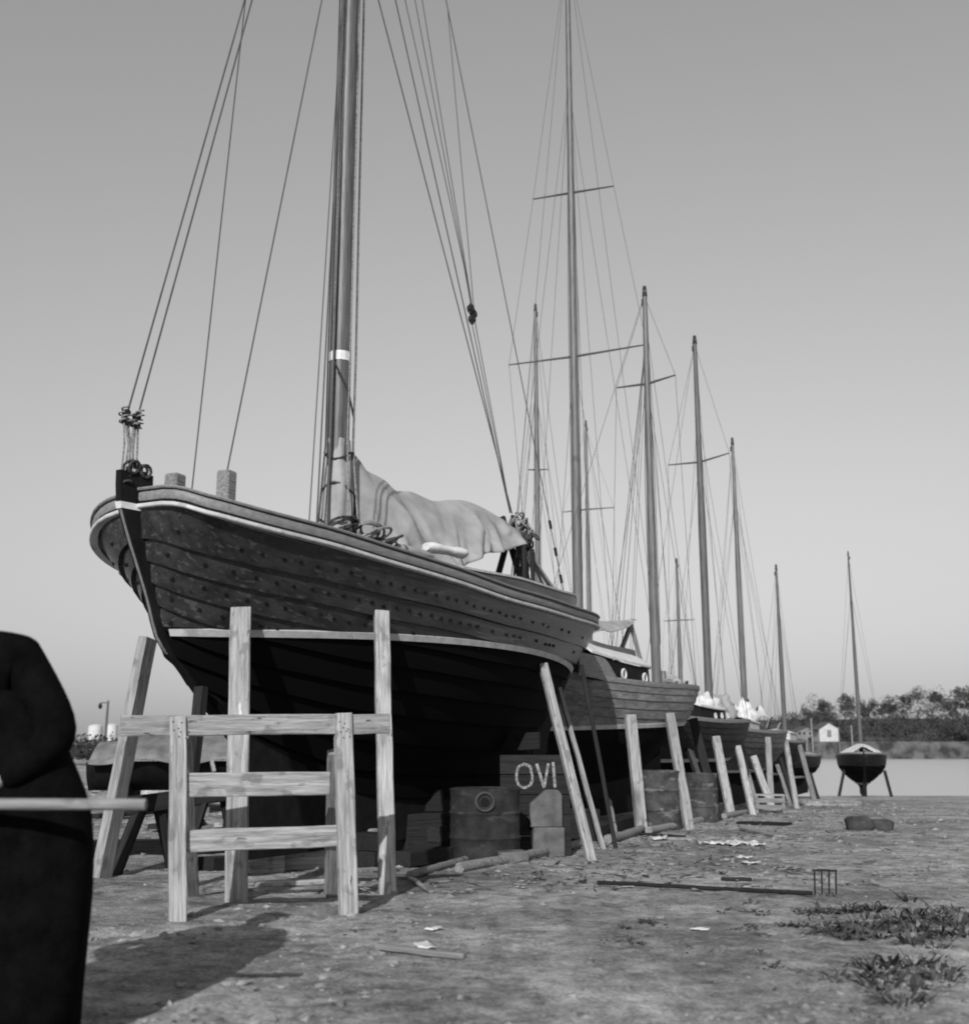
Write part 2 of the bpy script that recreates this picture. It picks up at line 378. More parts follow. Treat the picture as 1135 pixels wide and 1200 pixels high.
def deck(root, H, drop, m, n=30, camber=.05):
    rows = []
    for t in tlist(n, .01, .99):
        p = H.S(t, 1, 1); rows.append([Vector((p.x, p.y * k, H.zs(t) - drop + camber * (1 - k * k))) for k in (-.97, -.5, 0, .5, .97)])
    mb = MB(); mb.grid(rows); mb.build('deck', m, root, smooth=40)
def wire(root, name, pts, r=.006, m='wire', n=5):
    mb = MB(); mb.tube(pts, r, n); return mb.build(name, m, root, smooth=60)
def sag(p, q, s, n=8):
    p, q = Vector(p), Vector(q)
    return [p.lerp(q, i / n) - Vector((0, 0, s * 4 * (i / n) * (1 - i / n))) for i in range(n + 1)]
def mast(root, base, h, r0, r1, m='spar', rake=0, bend=0, cap=True):
    b = Vector(base); n = 14; pts = [b + Vector((rake * h * (i / n) + bend * math.sin(math.pi * i / n), 0, h * i / n)) for i in range(n + 1)]
    rad = [lerp(r0, r1, (i / n) ** 1.6) * rnd.uniform(.97, 1.03) for i in range(n + 1)]
    mb = MB(); mb.tube(pts, rad, 12); o = mb.build('mast', m, root, smooth=60)
    def P(z):
        t = min(max((z - b.z) / h, 0), 1); return b + Vector((rake * h * t + bend * math.sin(math.pi * t), 0, h * t))
    if cap:
        mb = MB(); mb.tube([P(b.z + h) - Vector((0, 0, .12)), P(b.z + h) + Vector((0, 0, .10))], [r1 * 1.25, r1 * .8], 8); mb.build('masthead_cap', 'iron', o)
        mb = MB(); mb.tube([P(b.z + h) + Vector((-.02, -.05, -.3)), P(b.z + h) + Vector((-.02, -.05, -.16))], r1 * .7, 8); mb.build('masthead_block', 'iron', o)
    return o, P
def spreader(mo, P, z, half, sweep_=.1, lift=(0, 0)):
    out = []
    for k, s in enumerate((-1, 1)):
        p = P(z); q = p + Vector((sweep_, s * half, lift[k])); mb = MB(); mb.tube([p, q], [.028, .016], 7); mb.build('spreader', 'spar_dark', mo); out.append(q)
    return out

# ------------------------------------------------------------------ the big clinker boat in front
PSI1 = R(30)
st1 = at(141, 548, 8.7)
B1Z = -.30
boat1 = empty('clinker_boat', (st1.x, st1.y, B1Z), math.pi / 2 - PSI1, 'large dark clinker sailing boat with bow towards the camera', 'sailing boat')
Zb = -B1Z
def zc(l): return [(z + Zb, a) for z, a in l]
H1 = Hull(8.5, 1.27,
    stem=zc([(.3, 2.6), (.7, 1.9), (1.01, 1.5), (1.26, 1.21), (1.6, .84), (1.83, .585), (2.17, .465), (2.43, .36), (2.69, .265), (2.99, .19), (3.3, .18)]),
    stern=zc([(.3, 6.7), (.7, 6.85), (1.1, 7.15), (1.6, 7.65), (1.95, 8.05), (2.5, 8.48), (2.9, 8.6)]),
    sheer=[(t, z + Zb) for t, z in [(0, 2.95), (.015, 2.862), (.064, 2.776), (.144, 2.718), (.217, 2.664), (.338, 2.603), (.497, 2.527), (.674, 2.52), (.85, 2.57), (1, 2.63)]],
    keel=[(t, z + Zb) for t, z in [(0, 1.0), (.1, .72), (.25, .5), (.5, .42), (.8, .38), (1, .36)]],
    e=(1.3, .84, .26), e2=(1.4, .95, .5), sect=((0, .06), (.12, .16), (.3, .42), (.5, .68), (.7, .86), (.85, .945), (1, 1)), heel=.075)
WL1 = 1.90 + Zb
def hull_wear(N, Lk, tc, col, vm):
    col = overlay(3.0, (.25, 2.6, 2.6), .55, .58, .085)(N, Lk, tc, col, vm)      # bleached streaks along the grain
    col = overlay(5, (.7, 1.4, 1.4), .7, .63, .007)(N, Lk, tc, col, vm)           # tar patches
    col = overlay(2.2, (1.6, 1.6, .35), .5, .64, .009)(N, Lk, tc, col, vm)        # runs down the side
    return overlay(14, (.25, 1.8, 1.8), .6, .70, .13)(N, Lk, tc, col, vm)         # scuffs
tar = mat('tarred_planking', .012, .036, 3, (.5, 3, 3), .27, .12, 22, extra=two_tone(WL1 + .03, .004, .012, hull_wear), spec=.45, rand=.18)
LV1 = [0, .14, .28, .40, .50, .60, .69, .78, .87, 1.0]
planks(boat1, H1, LV1, .056, tar, 52, ov=.02)
FRONT1 = zc([(.3, 2.5), (.7, 1.82), (1.01, 1.43), (1.26, 1.14), (1.6, .77), (1.83, .51), (2.17, .36), (2.43, .23), (2.69, .10), (2.99, -.01), (3.3, -.02)])
centre_post(boat1, 'stem', H1.stem, .55 + Zb, 3.16 + Zb, .19, .10, .075, 'black', tipw=.4, front=FRONT1)
mb = MB(); rows = []
for i in range(21):
    z = lerp(1.72, 2.86, i / 20) + Zb; a = interp(FRONT1, z) - .007
    rows.append([Vector((a, -.008, z)), Vector((a, .008, z)), Vector((a + .012, .016, z)), Vector((a + .012, -.016, z))])
mb.loft(rows); mb.build('stem_band', 'rail', boat1)
centre_post(boat1, 'sternpost', H1.stern, .36 + Zb, 2.42 + Zb, .08, .10, .06, 'black', sign=1)
keel(boat1, H1, .0 + Zb, .10, 'black')
mb = MB(); mb.loft([[Vector((interp(H1.stern, z + Zb) + k, y, z + Zb)) for k, y in ((.09, -.03), (.09, .03), (.09 + wd, .02), (.09 + wd, -.02))] for z, wd in ((.05, .5), (.5, .46), (1.1, .34), (1.7, .2), (2.2, .14))])
mb.build('rudder', 'black', boat1)
sweep(boat1, 'rail', H1, [(-.10, -.02), (.028, -.02), (.036, .0), (.036, .04), (.024, .06), (-.10, .062)], 'rail', n=64)
sweep(boat1, 'rail_cap', H1, [(-.12, .065), (.05, .065), (.056, .076), (.05, .088), (-.12, .088)], 'rail', n=64)
sweep(boat1, 'rubbing_strake', H1, [(-.02, -.080), (.045, -.080), (.052, -.072), (.052, -.054), (.045, -.046), (-.02, -.046)], 'cream', n=64)
mb = MB(); z0, z1 = H1.zs(0) - .10, H1.zs(0) - .048
rows = [[Vector((interp(FRONT1, z) - .013, -.034, z)), Vector((interp(FRONT1, z) - .013, .034, z)), Vector((interp(H1.stem, z) + .09, .080, z)), Vector((interp(H1.stem, z) + .09, -.080, z))] for z in (z0, z1)]
mb.loft(rows); mb.build('stem_stripe', 'white', boat1)
stripe(boat1, 'waterline_stripe', H1, WL1, .026, .062, 'cream', slope=.006)
deck(boat1, H1, .02, 'deck')
# bolt heads along the laps
mb = MB()
for side in (-1, 1):
    for lv in LV1[3:-1]:
        n = 50
        for i in range(n):
            t = (i + .35 + rnd.uniform(-.08, .08)) / n
            q = lv + .026 + rnd.uniform(-.004, .004)
            if H1.S(t, q).z < WL1 + .06 or rnd.random() < (.08 if t < .45 else .08 + 1.9 * (t - .45)): continue
            p = H1.S(t, q, side); N = H1.N(t, q, side); p = p + N * .046
            mb.tube([p - N * .03, p + N * .008], [.022, .017], 7)
tag(mb.build('bolt_heads', 'black', boat1), kind='stuff')
# bitts on the foredeck
for a, y, hgt, s in ((.60, .0, 3.25, .068), (1.22, .0, 3.41, .068)):
    mb = MB(); z = H1.zs((a - .1) / 8.3) - .05; mb.box((-s, -s, 0), (s, s, hgt + Zb - z)); o = mb.build('bitt', 'board_grey', boat1, bevel=.015); o.location = (a, y, z); o.rotation_euler = (0, 0, .1)
def L1(a, y, z): return Vector((a, y, z + Zb))          # boat1 local from world height
def zd(a): return H1.zs((a - .1) / 8.3) - B1Z * 0 - .02 - Zb   # deck height (world)
# mast, out of the top of the picture
MA = 2.83
m1, P1 = mast(boat1, L1(MA, 0, 2.55), 12.7, .118, .06, 'spar')
mb = MB(); p = P1(4.98 + Zb); mb.tube([p - Vector((0, 0, .05)), p + Vector((0, 0, .05))], .119, 14); mb.build('mast_band', 'white', m1)
tip1 = spreader(m1, P1, 13.2 + Zb, 1.4, .05)
# halyards lying along the mast
for k, (da, dy, zt, r) in enumerate(((-.15, -.02, 12.5, .013), (-.18, .03, 12.3, .010), (.12, -.12, 13.2, .013), (.14, .02, 12.9, .012), (-.06, -.17, 13, .009), (-.20, -.05, 13.4, .008))):
    wire(m1, 'halyard', [L1(MA + da * 1.7, dy * 1.5 - .02, 2.62)] + [P1(z + Zb) + Vector((da * (1 - .02 * z), dy, 0)) + Vector((rnd.uniform(-.008, .008), 0, 0)) for z in (4.0, 5, 6.5, 8, 9.5, zt)], r, 'rope_dark' if k % 2 else 'rope')
wire(m1, 'halyard', [P1(4.85 + Zb) + Vector((-.22, -.1, 0)), P1(4.6 + Zb) + Vector((-.02, -.13, 0)), P1(4.35 + Zb) + Vector((.13, -.1, 0))], .012, 'rope_dark')
# wrapped sail and lashing round the mast foot
rows = []
for i in range(22):
    u = i / 21; z = lerp(2.6, 4.08, u) + Zb; r = lerp(.25, .118, u ** .6)
    rows.append([P1(z) + Vector((math.cos(k * math.pi / 14) * r * (1 + .28 * noise.noise(Vector((math.cos(k * math.pi / 14) * 2, math.sin(k * math.pi / 14) * 2, u * 4)))) + .03 * (1 - u), math.sin(k * math.pi / 14) * r * (1 + .28 * noise.noise(Vector((math.cos(k * math.pi / 14) * 2, math.sin(k * math.pi / 14) * 2, u * 4)))), 0)) for k in range(28)])
mb = MB(); mb.loft(rows); mb.build('mast_coat', 'canvas', boat1, smooth=50)
for z in (2.82, 3.0, 3.22, 3.55, 3.9):
    mb = MB(); r = lerp(.275, .13, ((z - 2.6) / 1.48) ** .6)
    mb.tube([P1(z + Zb) + Vector((math.cos(k * math.pi / 8) * r * 1.05 + .02, math.sin(k * math.pi / 8) * r * 1.05, .05 * math.sin(k * .8 + z * 9))) for k in range(17)], .012, 6); mb.build('lashing', 'rope_dark', boat1, smooth=60)
# stem head lashings, deadeyes and forestays
SH = L1(.11, 0, 3.16)
mb = MB()
for k in range(12):
    c = SH + Vector((rnd.uniform(-.07, .14), rnd.uniform(-.08, .08), rnd.uniform(-.10, .07))); r = rnd.uniform(.03, .055); tl = rnd.uniform(0, 3)
    mb.tube([c + Vector((math.cos(j * .7) * r, math.sin(j * .7) * r * math.cos(tl), math.sin(j * .7) * r * math.sin(tl))) for j in range(11)], .013, 5)
mb.build('stem_lashing', 'rope_dark', boat1, smooth=60)
de1, de2 = L1(.024, 0, 3.61), L1(.125, -.01, 3.60)
for dd, zt in ((de1, 15.0), (de2, 14.8)):
    wire(boat1, 'forestay', [dd, P1(zt + Zb)], .0085)
    for k in (-.035, .035):
        mb = MB(); c = dd + Vector((0, 0, k)); mb.tube([c - Vector((0, .02, 0)), c + Vector((0, .02, 0))], [.032, .032], 10); mb.build('deadeye', 'iron', boat1, smooth=40)
    mb = MB()
    for k in range(7): c = dd + Vector((rnd.uniform(-.03, .03), rnd.uniform(-.03, .03), rnd.uniform(-.06, .06))); mb.tube([c + Vector((math.cos(j * .9) * .03, math.sin(j * .9) * .03, j * .006)) for j in range(8)], .008, 5)
    mb.build('lashing', 'rope', boat1, smooth=60)
    for off in (-.03, 0, .03):
        wire(boat1, 'lanyard', [dd + Vector((off * .7, 0, -.03)), (dd + SH) / 2 + Vector((off * 1.1 + rnd.uniform(-.01, .01), 0, 0)), SH + Vector((off * 1.2 + (dd.x - .06) * .8 - .03, 0, .0))], .0085, 'rope')
wire(boat1, 'shroud', [L1(1.75, 1.0, 2.85), tip1[1], P1(15 + Zb)], .008)
wire(boat1, 'forestay', [L1(1.21, 0, 3.36), P1(11.42 + Zb)], .008)
wire(boat1, 'shroud', [L1(1.30, -.98, 2.80), P1(12.9 + Zb)], .008)
wire(boat1, 'shroud', [L1(1.42, -1.0, 2.78), P1(13.3 + Zb)], .008)
wire(boat1, 'shroud', [L1(1.21, -.97, 2.80), P1(12.2 + Zb)], .006)
# low coaming round the cockpit
CO = [(3.3, .64), (3.9, .86), (5.1, .95), (6.5, .86), (7.5, .46)]
for s in (-1, 1):
    rows = []
    for i in range(31):
        a = lerp(3.3, 7.5, i / 30); y = interp(CO, a) * s; z = H1.zs((a - .1) / 8.3) - .02 - .075 * y; hgt = .34 - .08 * abs(i / 30 - .4)
        rows.append([Vector((a, y, z)), Vector((a, y + s * .03, z)), Vector((a, y + s * .03, z + hgt)), Vector((a, y, z + hgt))])
    mb = MB(); mb.loft(rows); mb.build('coaming', 'coaming', boat1, smooth=40)
    rows = [[p + Vector((0, dy * s, dz)) for dy, dz in ((-.03, .002), (.03, .002), (.03, .026), (-.03, .026))] for p in [r[3] + Vector((0, .015 * s, 0)) for r in rows]]
    mb = MB(); mb.loft(rows); mb.build('coaming_cap', 'cream', boat1, smooth=40)
for a, y0 in ((3.3, .64), (7.5, .46)):
    z = H1.zs((a - .1) / 8.3) - .02; mb = MB(); mb.box((a - .02, -y0, z), (a + .02, y0, z + .30)); mb.build('coaming', 'coaming', boat1)
# boom under the cover
mb = MB(); mb.tube([L1(MA + .15, 0, 3.52), L1(6.1, 0, 3.74), L1(6.65, 0, 3.77)], [.07, .06, .05], 10); mb.build('boom', 'spar', boat1, smooth=60)
for s in (-1, 1):
    board('boom_crutch_leg', L1(6.5, .36 * s, 2.50), L1(6.5, -.09 * s, 3.92), .075, .05, (1, 0, 0), 'board_dark', boat1)
for (a, y) in ((5.7, -.66), (5.95, -.64), (6.15, -.54)):
    board('stanchion', L1(a, y, 2.5), L1(a, y, 3.34), .045, .045, (0, -1, 0), 'board_dark', boat1)
# rope bundle at the boom end and lines running aft
for nm, m_, n_, c0, sx, sz, rr in (('rope_bundle', 'rope', 20, (6.6, -.06, 3.74), .17, .13, .10), ('rope_bundle', 'rope_dark', 14, (6.6, -.12, 3.58), .14, .16, .10)):
    mb = MB()
    for k in range(n_):
        c = L1(*c0) + Vector((rnd.uniform(-sx, sx), rnd.uniform(-.15, .10), rnd.uniform(-sz, sz))); r = rnd.uniform(.5, 1.1) * rr; tl = rnd.uniform(0, 3); pz = rnd.uniform(0, 3)
        mb.tube([c + Vector((math.cos(j * .55) * r * math.cos(pz), math.sin(j * .55) * r * math.cos(tl), math.sin(j * .55) * r)) for j in range(13)], .015, 5)
    mb.build(nm, m_, boat1, smooth=60)
mb = MB()
for k in range(9):
    c = L1(6.5, -.22, 3.28) + Vector((rnd.uniform(-.16, .2), rnd.uniform(-.06, .06), 0)); hh = rnd.uniform(.2, .36)
    mb.tube([c + Vector((math.cos(j * .53) * .05, math.sin(j * 1.1) * .02, math.sin(j * .53) * hh)) for j in range(13)], .016, 5)
mb.build('rope_coil', 'rope_dark', boat1, smooth=60)
for q, rr, m_ in ((L1(7.1, -.5, 2.8), .018, 'rope'), (L1(7.45, -.4, 2.78), .014, 'rope'), (L1(7.95, -.05, 2.72), .022, 'rope'), (L1(6.8, -.6, 2.8), .013, 'rope_dark'), (L1(7.6, -.3, 2.70), .016, 'rope_dark')):
    wire(boat1, 'mainsheet', sag(L1(6.65, -.06, 3.73), q, .03), rr, m_)
# topping lifts, backstay and the hanging purchase block
BE = L1(6.57, 0, 3.97)
for da, tp, r in ((.04, 10.43, .008), (-.02, 11.53, .008), (0, 13.24, .006)):
    wire(boat1, 'topping_lift', [BE + Vector((da, 0, 0)), P1(tp + Zb) + Vector((.06, 0, 0))], r)
BS0, BS1 = L1(8.3, 0, 2.72), P1(15.2 + Zb)
wire(boat1, 'backstay', [BS0, BS1], .007)
d = (BS1 - BS0).normalized(); 
for k in (.55, .95, 1.35): mb = MB(); mb.tube([BS0 + d * k, BS0 + d * (k + .12)], [.022, .022], 7); mb.build('rigging_screw', 'iron', boat1)
BK = L1(5.557, 0, 6.427)
mb = MB()
for dx, dz in ((-.035, .05), (.035, .0), (0, -.08)): mb.tube([BK + Vector((dx, -.03, dz)), BK + Vector((dx, .03, dz))], [.05, .05], 10); mb.tube([BK + Vector((dx, 0, dz - .07)), BK + Vector((dx, 0, dz)), BK + Vector((dx, 0, dz + .07))], [.02, .045, .02], 8)
mb.build('hanging_block', 'iron', boat1, smooth=50)
pb = BS0 + (BS1 - BS0) * .62
wire(boat1, 'halyard', [BK + Vector((.04, 0, .1)), pb], .006)
wire(boat1, 'halyard', [BK + Vector((0, 0, .1)), P1(14.49 + Zb)], .006)
wire(boat1, 'halyard', [BK + Vector((-.03, 0, .1)), L1(5.35, 0, 7.0), L1(4.85, 0, 8.05), P1(12.2 + Zb)], .006)
wire(boat1, 'halyard', [BK + Vector((.0, 0, -.14)), BE], .006)
# coils of rope on the side deck by the mast
for a0, y0, z0_, n_, m_ in ((2.5, -.68, 2.84, 11, 'rope'), (2.2, -.6, 2.86, 9, 'rope_dark'), (2.66, -.76, 2.82, 6, 'rope_dark')):
    mb = MB()
    for k in range(n_):
        c = L1(a0 + rnd.uniform(-.08, .08), y0 + rnd.uniform(-.05, .05), z0_ + k * .018); rx, ry = rnd.uniform(.12, .2), rnd.uniform(.08, .14)
        mb.tube([c + Vector((math.cos(j * .42) * rx, math.sin(j * .42) * ry, .07 * math.sin(j * .42 + k * .4))) for j in range(16)], .014, 5)
    mb.build('rope_coil', m_, boat1, smooth=60)

def to_world(root, p): return Matrix.Translation(root.location) @ Matrix.Rotation(root.rotation_euler.z, 4, 'Z') @ Vector(p)
# canvas cover draped over the boom
# crease lines on the cover, in (fraction along, fraction down), height and width
CREASES = [(.02, .10, .27, .85, .085, .22), (.06, .02, .36, .95, .07, .18), (.14, .05, .31, .6, -.05, .14), (.30, .02, .34, 1, .07, .16), (.41, .02, .37, .95, .05, .14), (.53, .05, .39, 1, .075, .2), (.48, .5, .42, 1, -.05, .12),
    (.73, .02, .50, .98, .09, .22), (.75, .02, .66, 1, .085, .18), (.77, .02, .84, 1, .08, .2), (.70, .35, .58, .95, -.06, .14), (.88, .15, .96, .9, .06, .14), (.92, .05, .8, .7, .05, .13), (.2, .5, .12, 1, .06, .16), (.60, .05, .62, .8, .04, .12), (.02, .6, .2, .98, .05, .14)]
def crease(s_, k, cr):
    f = 0
    for x0, y0, x1, y1, h_, w_ in cr:
        ax_, ay_, bx, by = x0 * 3.5, y0, x1 * 3.5, y1; px, py = s_ * 3.5 + .10 * noise.noise(Vector((s_ * 6, k * 3, x0 * 9))), k; dx, dy = bx - ax_, by - ay_
        t = min(max(((px - ax_) * dx + (py - ay_) * dy) / (dx * dx + dy * dy), 0), 1); dd = math.hypot(px - ax_ - dx * t, py - ay_ - dy * t)
        f += h_ * max(0, 1 - dd / (w_ * (1.4 - .7 * t)))
    return f
def drape(name, root, a0, a1, ridge, drop, hw, m, seed, na=60, nc=28, fold=.05, cr=()):
    rows = []
    for i in range(na + 1):
        s_ = i / na; r = []
        for j in range(nc + 1):
            c = j / nc * 2 - 1; k = abs(c)
            f = fold * (.25 + k) * (1.6 * (1 - abs(math.sin(6 * (s_ * 1.6 + k * .55) + 2.0 * noise.noise(Vector((s_ * 3, k * 2, seed)))))) ** 2 + 1.1 * (1 - abs(math.sin(8 * (s_ * 1.2 - k * .7) + seed + noise.noise(Vector((s_ * 2, k, seed + 5)))))) ** 3 + .8 * noise.noise(Vector((s_ * 5, c * 2, seed + 9))))
            if cr: f = crease(s_, k, cr) + .025 * noise.noise(Vector((s_ * 4, c * 2, seed + 9)))
            z = interp(ridge, s_) - interp(drop, s_) * k ** 1.15 * (1 + .10 * math.sin(15 * s_ + seed + (c > 0) * 2)) + .02 * noise.noise(Vector((s_ * 6, c * 3, seed)))
            y = math.copysign(k ** .8 * interp(hw, s_), c) if k else 0
            r.append(to_world(root, (lerp(a0, a1, s_) + .25 * f * k, y + math.copysign(f, c) * k, z)) - root.location)
        rows.append(r)
    mb = MB(); mb.grid(rows); o = mb.build(name, m, smooth=80); o.location = root.location
    sm = o.modifiers.new('thickness', 'SOLIDIFY'); sm.thickness = .004
    return o
tag(drape('canvas_cover', boat1, MA + .16, 6.45, [(0, 4.03 + Zb), (.05, 3.97 + Zb), (.10, 3.86 + Zb), (.18, 3.84 + Zb), (.26, 3.76 + Zb), (.36, 3.80 + Zb), (.47, 3.78 + Zb), (.6, 3.86 + Zb), (.72, 3.93 + Zb), (.78, 3.92 + Zb), (.88, 3.86 + Zb), (1, 3.80 + Zb)],
    [(0, 1.15), (.2, .98), (.5, .80), (.8, .52), (1, .2)], [(0, .16), (.15, .42), (.5, .56), (.85, .5), (1, .13)], 'canvas', 3.0, 130, 52, .05, CREASES), 'creased grey canvas cover draped over the boom of the large boat', 'canvas cover')
# white rolled cloth on the coaming
p = to_world(boat1, L1(3.30, -.80, 2.99)); q = to_world(boat1, L1(3.86, -.92, 2.985)); mb = MB(); rows = []
ux = (q - p).normalized(); uy = Vector((-ux.y, ux.x, 0))
for i in range(19):
    t = i / 18; r_ = .056 * (.9 + .1 * math.sin(9 * t)) * (1 if 0 < i < 18 else .8); rows.append([p.lerp(q, t) + uy * math.cos(k * math.pi / 8) * r_ * 1.5 + Vector((0, 0, math.sin(k * math.pi / 8) * r_ * 1.0 - .03 + .012 * noise.noise(Vector((t * 7, k * .8, 3))))) for k in range(16)])
mb.loft(rows)
tag(mb.build('rolled_sail', 'canvas_white', smooth=60), 'white rolled cloth lying on the coaming below the canvas cover', 'rolled cloth')
p = to_world(boat1, L1(2.74, -.78, 2.86)); q = to_world(boat1, L1(3.35, -.84, 2.86)); mb = MB()
mb.tube([p, p.lerp(q, .3), p.lerp(q, .7), q], [.055, .06, .05, .03], 10)
tag(mb.build('rolled_sail', 'canvas', smooth=60), 'pale tapered rolled cloth beside the rope coil on the side deck', 'rolled cloth')

# ------------------------------------------------------------------ the other boats
def yacht(name, label, origin, psi, L, Bh, zsh, zkl, wl, m_hull, levels, sheer_rise=(.18, .0, .08), bow_over=.8, stern_over=.8, keel_z=.3, wl_slope=0, rail_m='rail', e=(1.4, .95, .55), stripe_m='cream', group=None):
    r = empty(name, origin, math.pi / 2 - psi, label, 'sailing boat', group)
    h = zsh - zkl
    H = Hull(L, Bh, stem=[(zkl - .1, bow_over * 1.5), (zkl + h * .3, bow_over * .95), (zkl + h * .6, bow_over * .5), (zsh, .1), (zsh + .4, .05)],
        stern=[(zkl - .1, L - stern_over * 1.4), (zkl + h * .3, L - stern_over), (zkl + h * .6, L - stern_over * .55), (zsh, L - .05), (zsh + .4, L)],
        sheer=[(0, zsh + sheer_rise[0]), (.3, zsh + sheer_rise[0] * .35), (.6, zsh + sheer_rise[1]), (1, zsh + sheer_rise[2])],
        keel=[(0, zkl + .35), (.2, zkl + .1), (.5, zkl), (.85, zkl - .02), (1, zkl)], e=e)
    planks(r, H, levels, .026, m_hull, 28)
    centre_post(r, 'stem', H.stem, zkl + .2, H.zs(0) + .08, .06, .06, .05, 'black', n=12)
    centre_post(r, 'sternpost', H.stern, zkl, H.zs(1) + .02, .05, .06, .05, 'black', sign=1, n=12)
    keel(r, H, keel_z, .08, 'black')
    sweep(r, 'rail', H, [(-.06, -.03), (.02, -.03), (.028, 0), (.024, .05), (-.06, .055)], rail_m, n=26)
    stripe(r, 'waterline_stripe', H, wl, .03, .028, stripe_m, n=30, slope=wl_slope)
    deck(r, H, .01, 'deck', 18)
    return r, H
def rig(r, H, a, zdeck, h, r0, r1, m='spar', sp=(), fore=True, back=True, hounds=.8, bend=0, rake=0, wr=.0045, extra=0):
    mo, P = mast(r, (a, 0, zdeck), h, r0, r1, m, rake, bend)
    t = a / H.L; zt = zdeck + h
    tips = [spreader(mo, P, zdeck + f * h, half, .08, lift) for f, half, lift in sp]
    for s in (0, 1):
        sg = (-1, 1)[s]; c = H.S(min(t + .02, .95), 1, sg); c = Vector((c.x, c.y * .96, c.z + .03)); top = P(zdeck + h * .985)
        wire(r, 'shroud', [c] + [tp[s] for tp in tips] + [top], wr)
        c2 = H.S(min(t + .06, .95), 1, sg); c2 = Vector((c2.x, c2.y * .96, c2.z + .03))
        wire(r, 'shroud', [c2, P(zdeck + h * (sp[0][0] if sp else hounds) - .05)], wr)
        c3 = H.S(max(t - .05, .05), 1, sg); c3 = Vector((c3.x, c3.y * .96, c3.z + .03))
        wire(r, 'shroud', [c3, P(zdeck + h * hounds)], wr)
        if extra: c4 = H.S(min(t + .3, .95), 1, sg); wire(r, 'runner', [Vector((c4.x, c4.y * .95, c4.z)), P(zdeck + h * .78)], wr)
    if fore:
        p = H.S(.01, 1); wire(r, 'forestay', [Vector((p.x, 0, p.z + .03)), P(zdeck + h * .8)], wr); wire(r, 'forestay', [Vector((p.x + .15, 0, p.z + .03)), P(zt - .1)], wr)
    if back:
        p = H.S(.99, 1); wire(r, 'backstay', [Vector((p.x, 0, p.z + .03)), P(zt - .05)], wr)
    for k, (dx, dy) in enumerate(((.12, -.05), (-.1, .06))):
        wire(mo, 'halyard', [Vector((a + dx, dy, zdeck + .9)), P(zdeck + h * .5) + Vector((dx * 1.1, dy, 0)), P(zt - .1)], .006, 'rope_dark')
    return mo, P

# second boat: bow away from the camera on the right, cabin with two portholes
far2 = at(795, 812, 21.8); PS2 = R(211)            # local x runs from the (far) bow back towards the camera
d2 = Vector((math.sin(PS2), math.cos(PS2), 0)); L2 = 6.2
g2 = gbase(far2.x, far2.y) - .02
grey_hull = mat('grey_planking', .09, .20, 3, (1, 4, 4), .5, .15, 22, extra=two_tone(1.86, .008, -.032, overlay(4, (.6, 1.2, 1.2), .5, .6, .07)), rand=.15)
boat2, H2 = yacht('clinker_boat', 'grey clinker boat with white cabin roof and two round portholes', (far2.x, far2.y, g2), PS2, L2, 1.12, far2.z - g2 - .02, .85, 1.86, grey_hull,
    [0, .22, .42, .56, .67, .76, .85, .925, 1.0], (.04, -.02, .10), 1.15, .7, .3, -.032, e=(1.4, .95, .62))
zd2 = H2.zs(.4)
# cabin trunk
rows = []; CW = [(2.6, .34), (2.8, .58), (3.3, .72), (4.2, .78), (5.4, .74)]
def trunk(root, H, cw, h0, h1, crown, m_side, m_roof, n=18):
    A0, A1 = cw[0][0], cw[-1][0]; aa = [lerp(A0, A1, i / n) for i in range(n + 1)]
    def hh(a): return lerp(h0, h1, (a - A0) / (A1 - A0))
    rows = []
    for a in aa:
        z = H.zs(a / H.L) - .03; y = interp(cw, a); h = hh(a)
        rows.append([Vector((a, -y, z)), Vector((a, -y * .96, z + h)), Vector((a, y * .96, z + h)), Vector((a, y, z))])
    mb = MB(); mb.loft(rows); c = mb.build('cabin', m_side, root, smooth=40)
    rows = []
    for a in aa:
        z = H.zs(a / H.L) - .03 + hh(a); y = interp(cw, a) * .96 + .035
        top = [Vector((a + (.03 if a > (A0 + A1) / 2 else -.03), y * k, z + .006 + crown * (1 - k * k))) for k in (-1, -.75, -.4, 0, .4, .75, 1)]
        rows.append(top + [p + Vector((0, 0, .032)) for p in reversed(top)])
    mb = MB(); mb.loft(rows); mb.build('cabin_roof', m_roof, c, smooth=40)
    return c, hh
cab2, hh2 = trunk(boat2, H2, CW, .34, .38, .30, 'black', 'canvas_white')
for a in (3.4, 4.35):
    for s in (-1, 1):
        y = interp(CW, a) * .985; z = H2.zs(a / L2) - .03 + hh2(a) * .48; mb = MB(); n = 20
        mb.tube([Vector((a + math.cos(k * 2 * math.pi / n) * .075, s * (y + .016), z + math.sin(k * 2 * math.pi / n) * .075)) for k in range(n + 1)], .019, 6)
        po = mb.build('porthole', 'canvas_white', cab2, smooth=60)
        mb = MB(); mb.tube([Vector((a, s * (y - .02), z)), Vector((a, s * (y + .012), z))], .07, 18); mb.build('porthole_glass', 'glass', cab2, smooth=40)
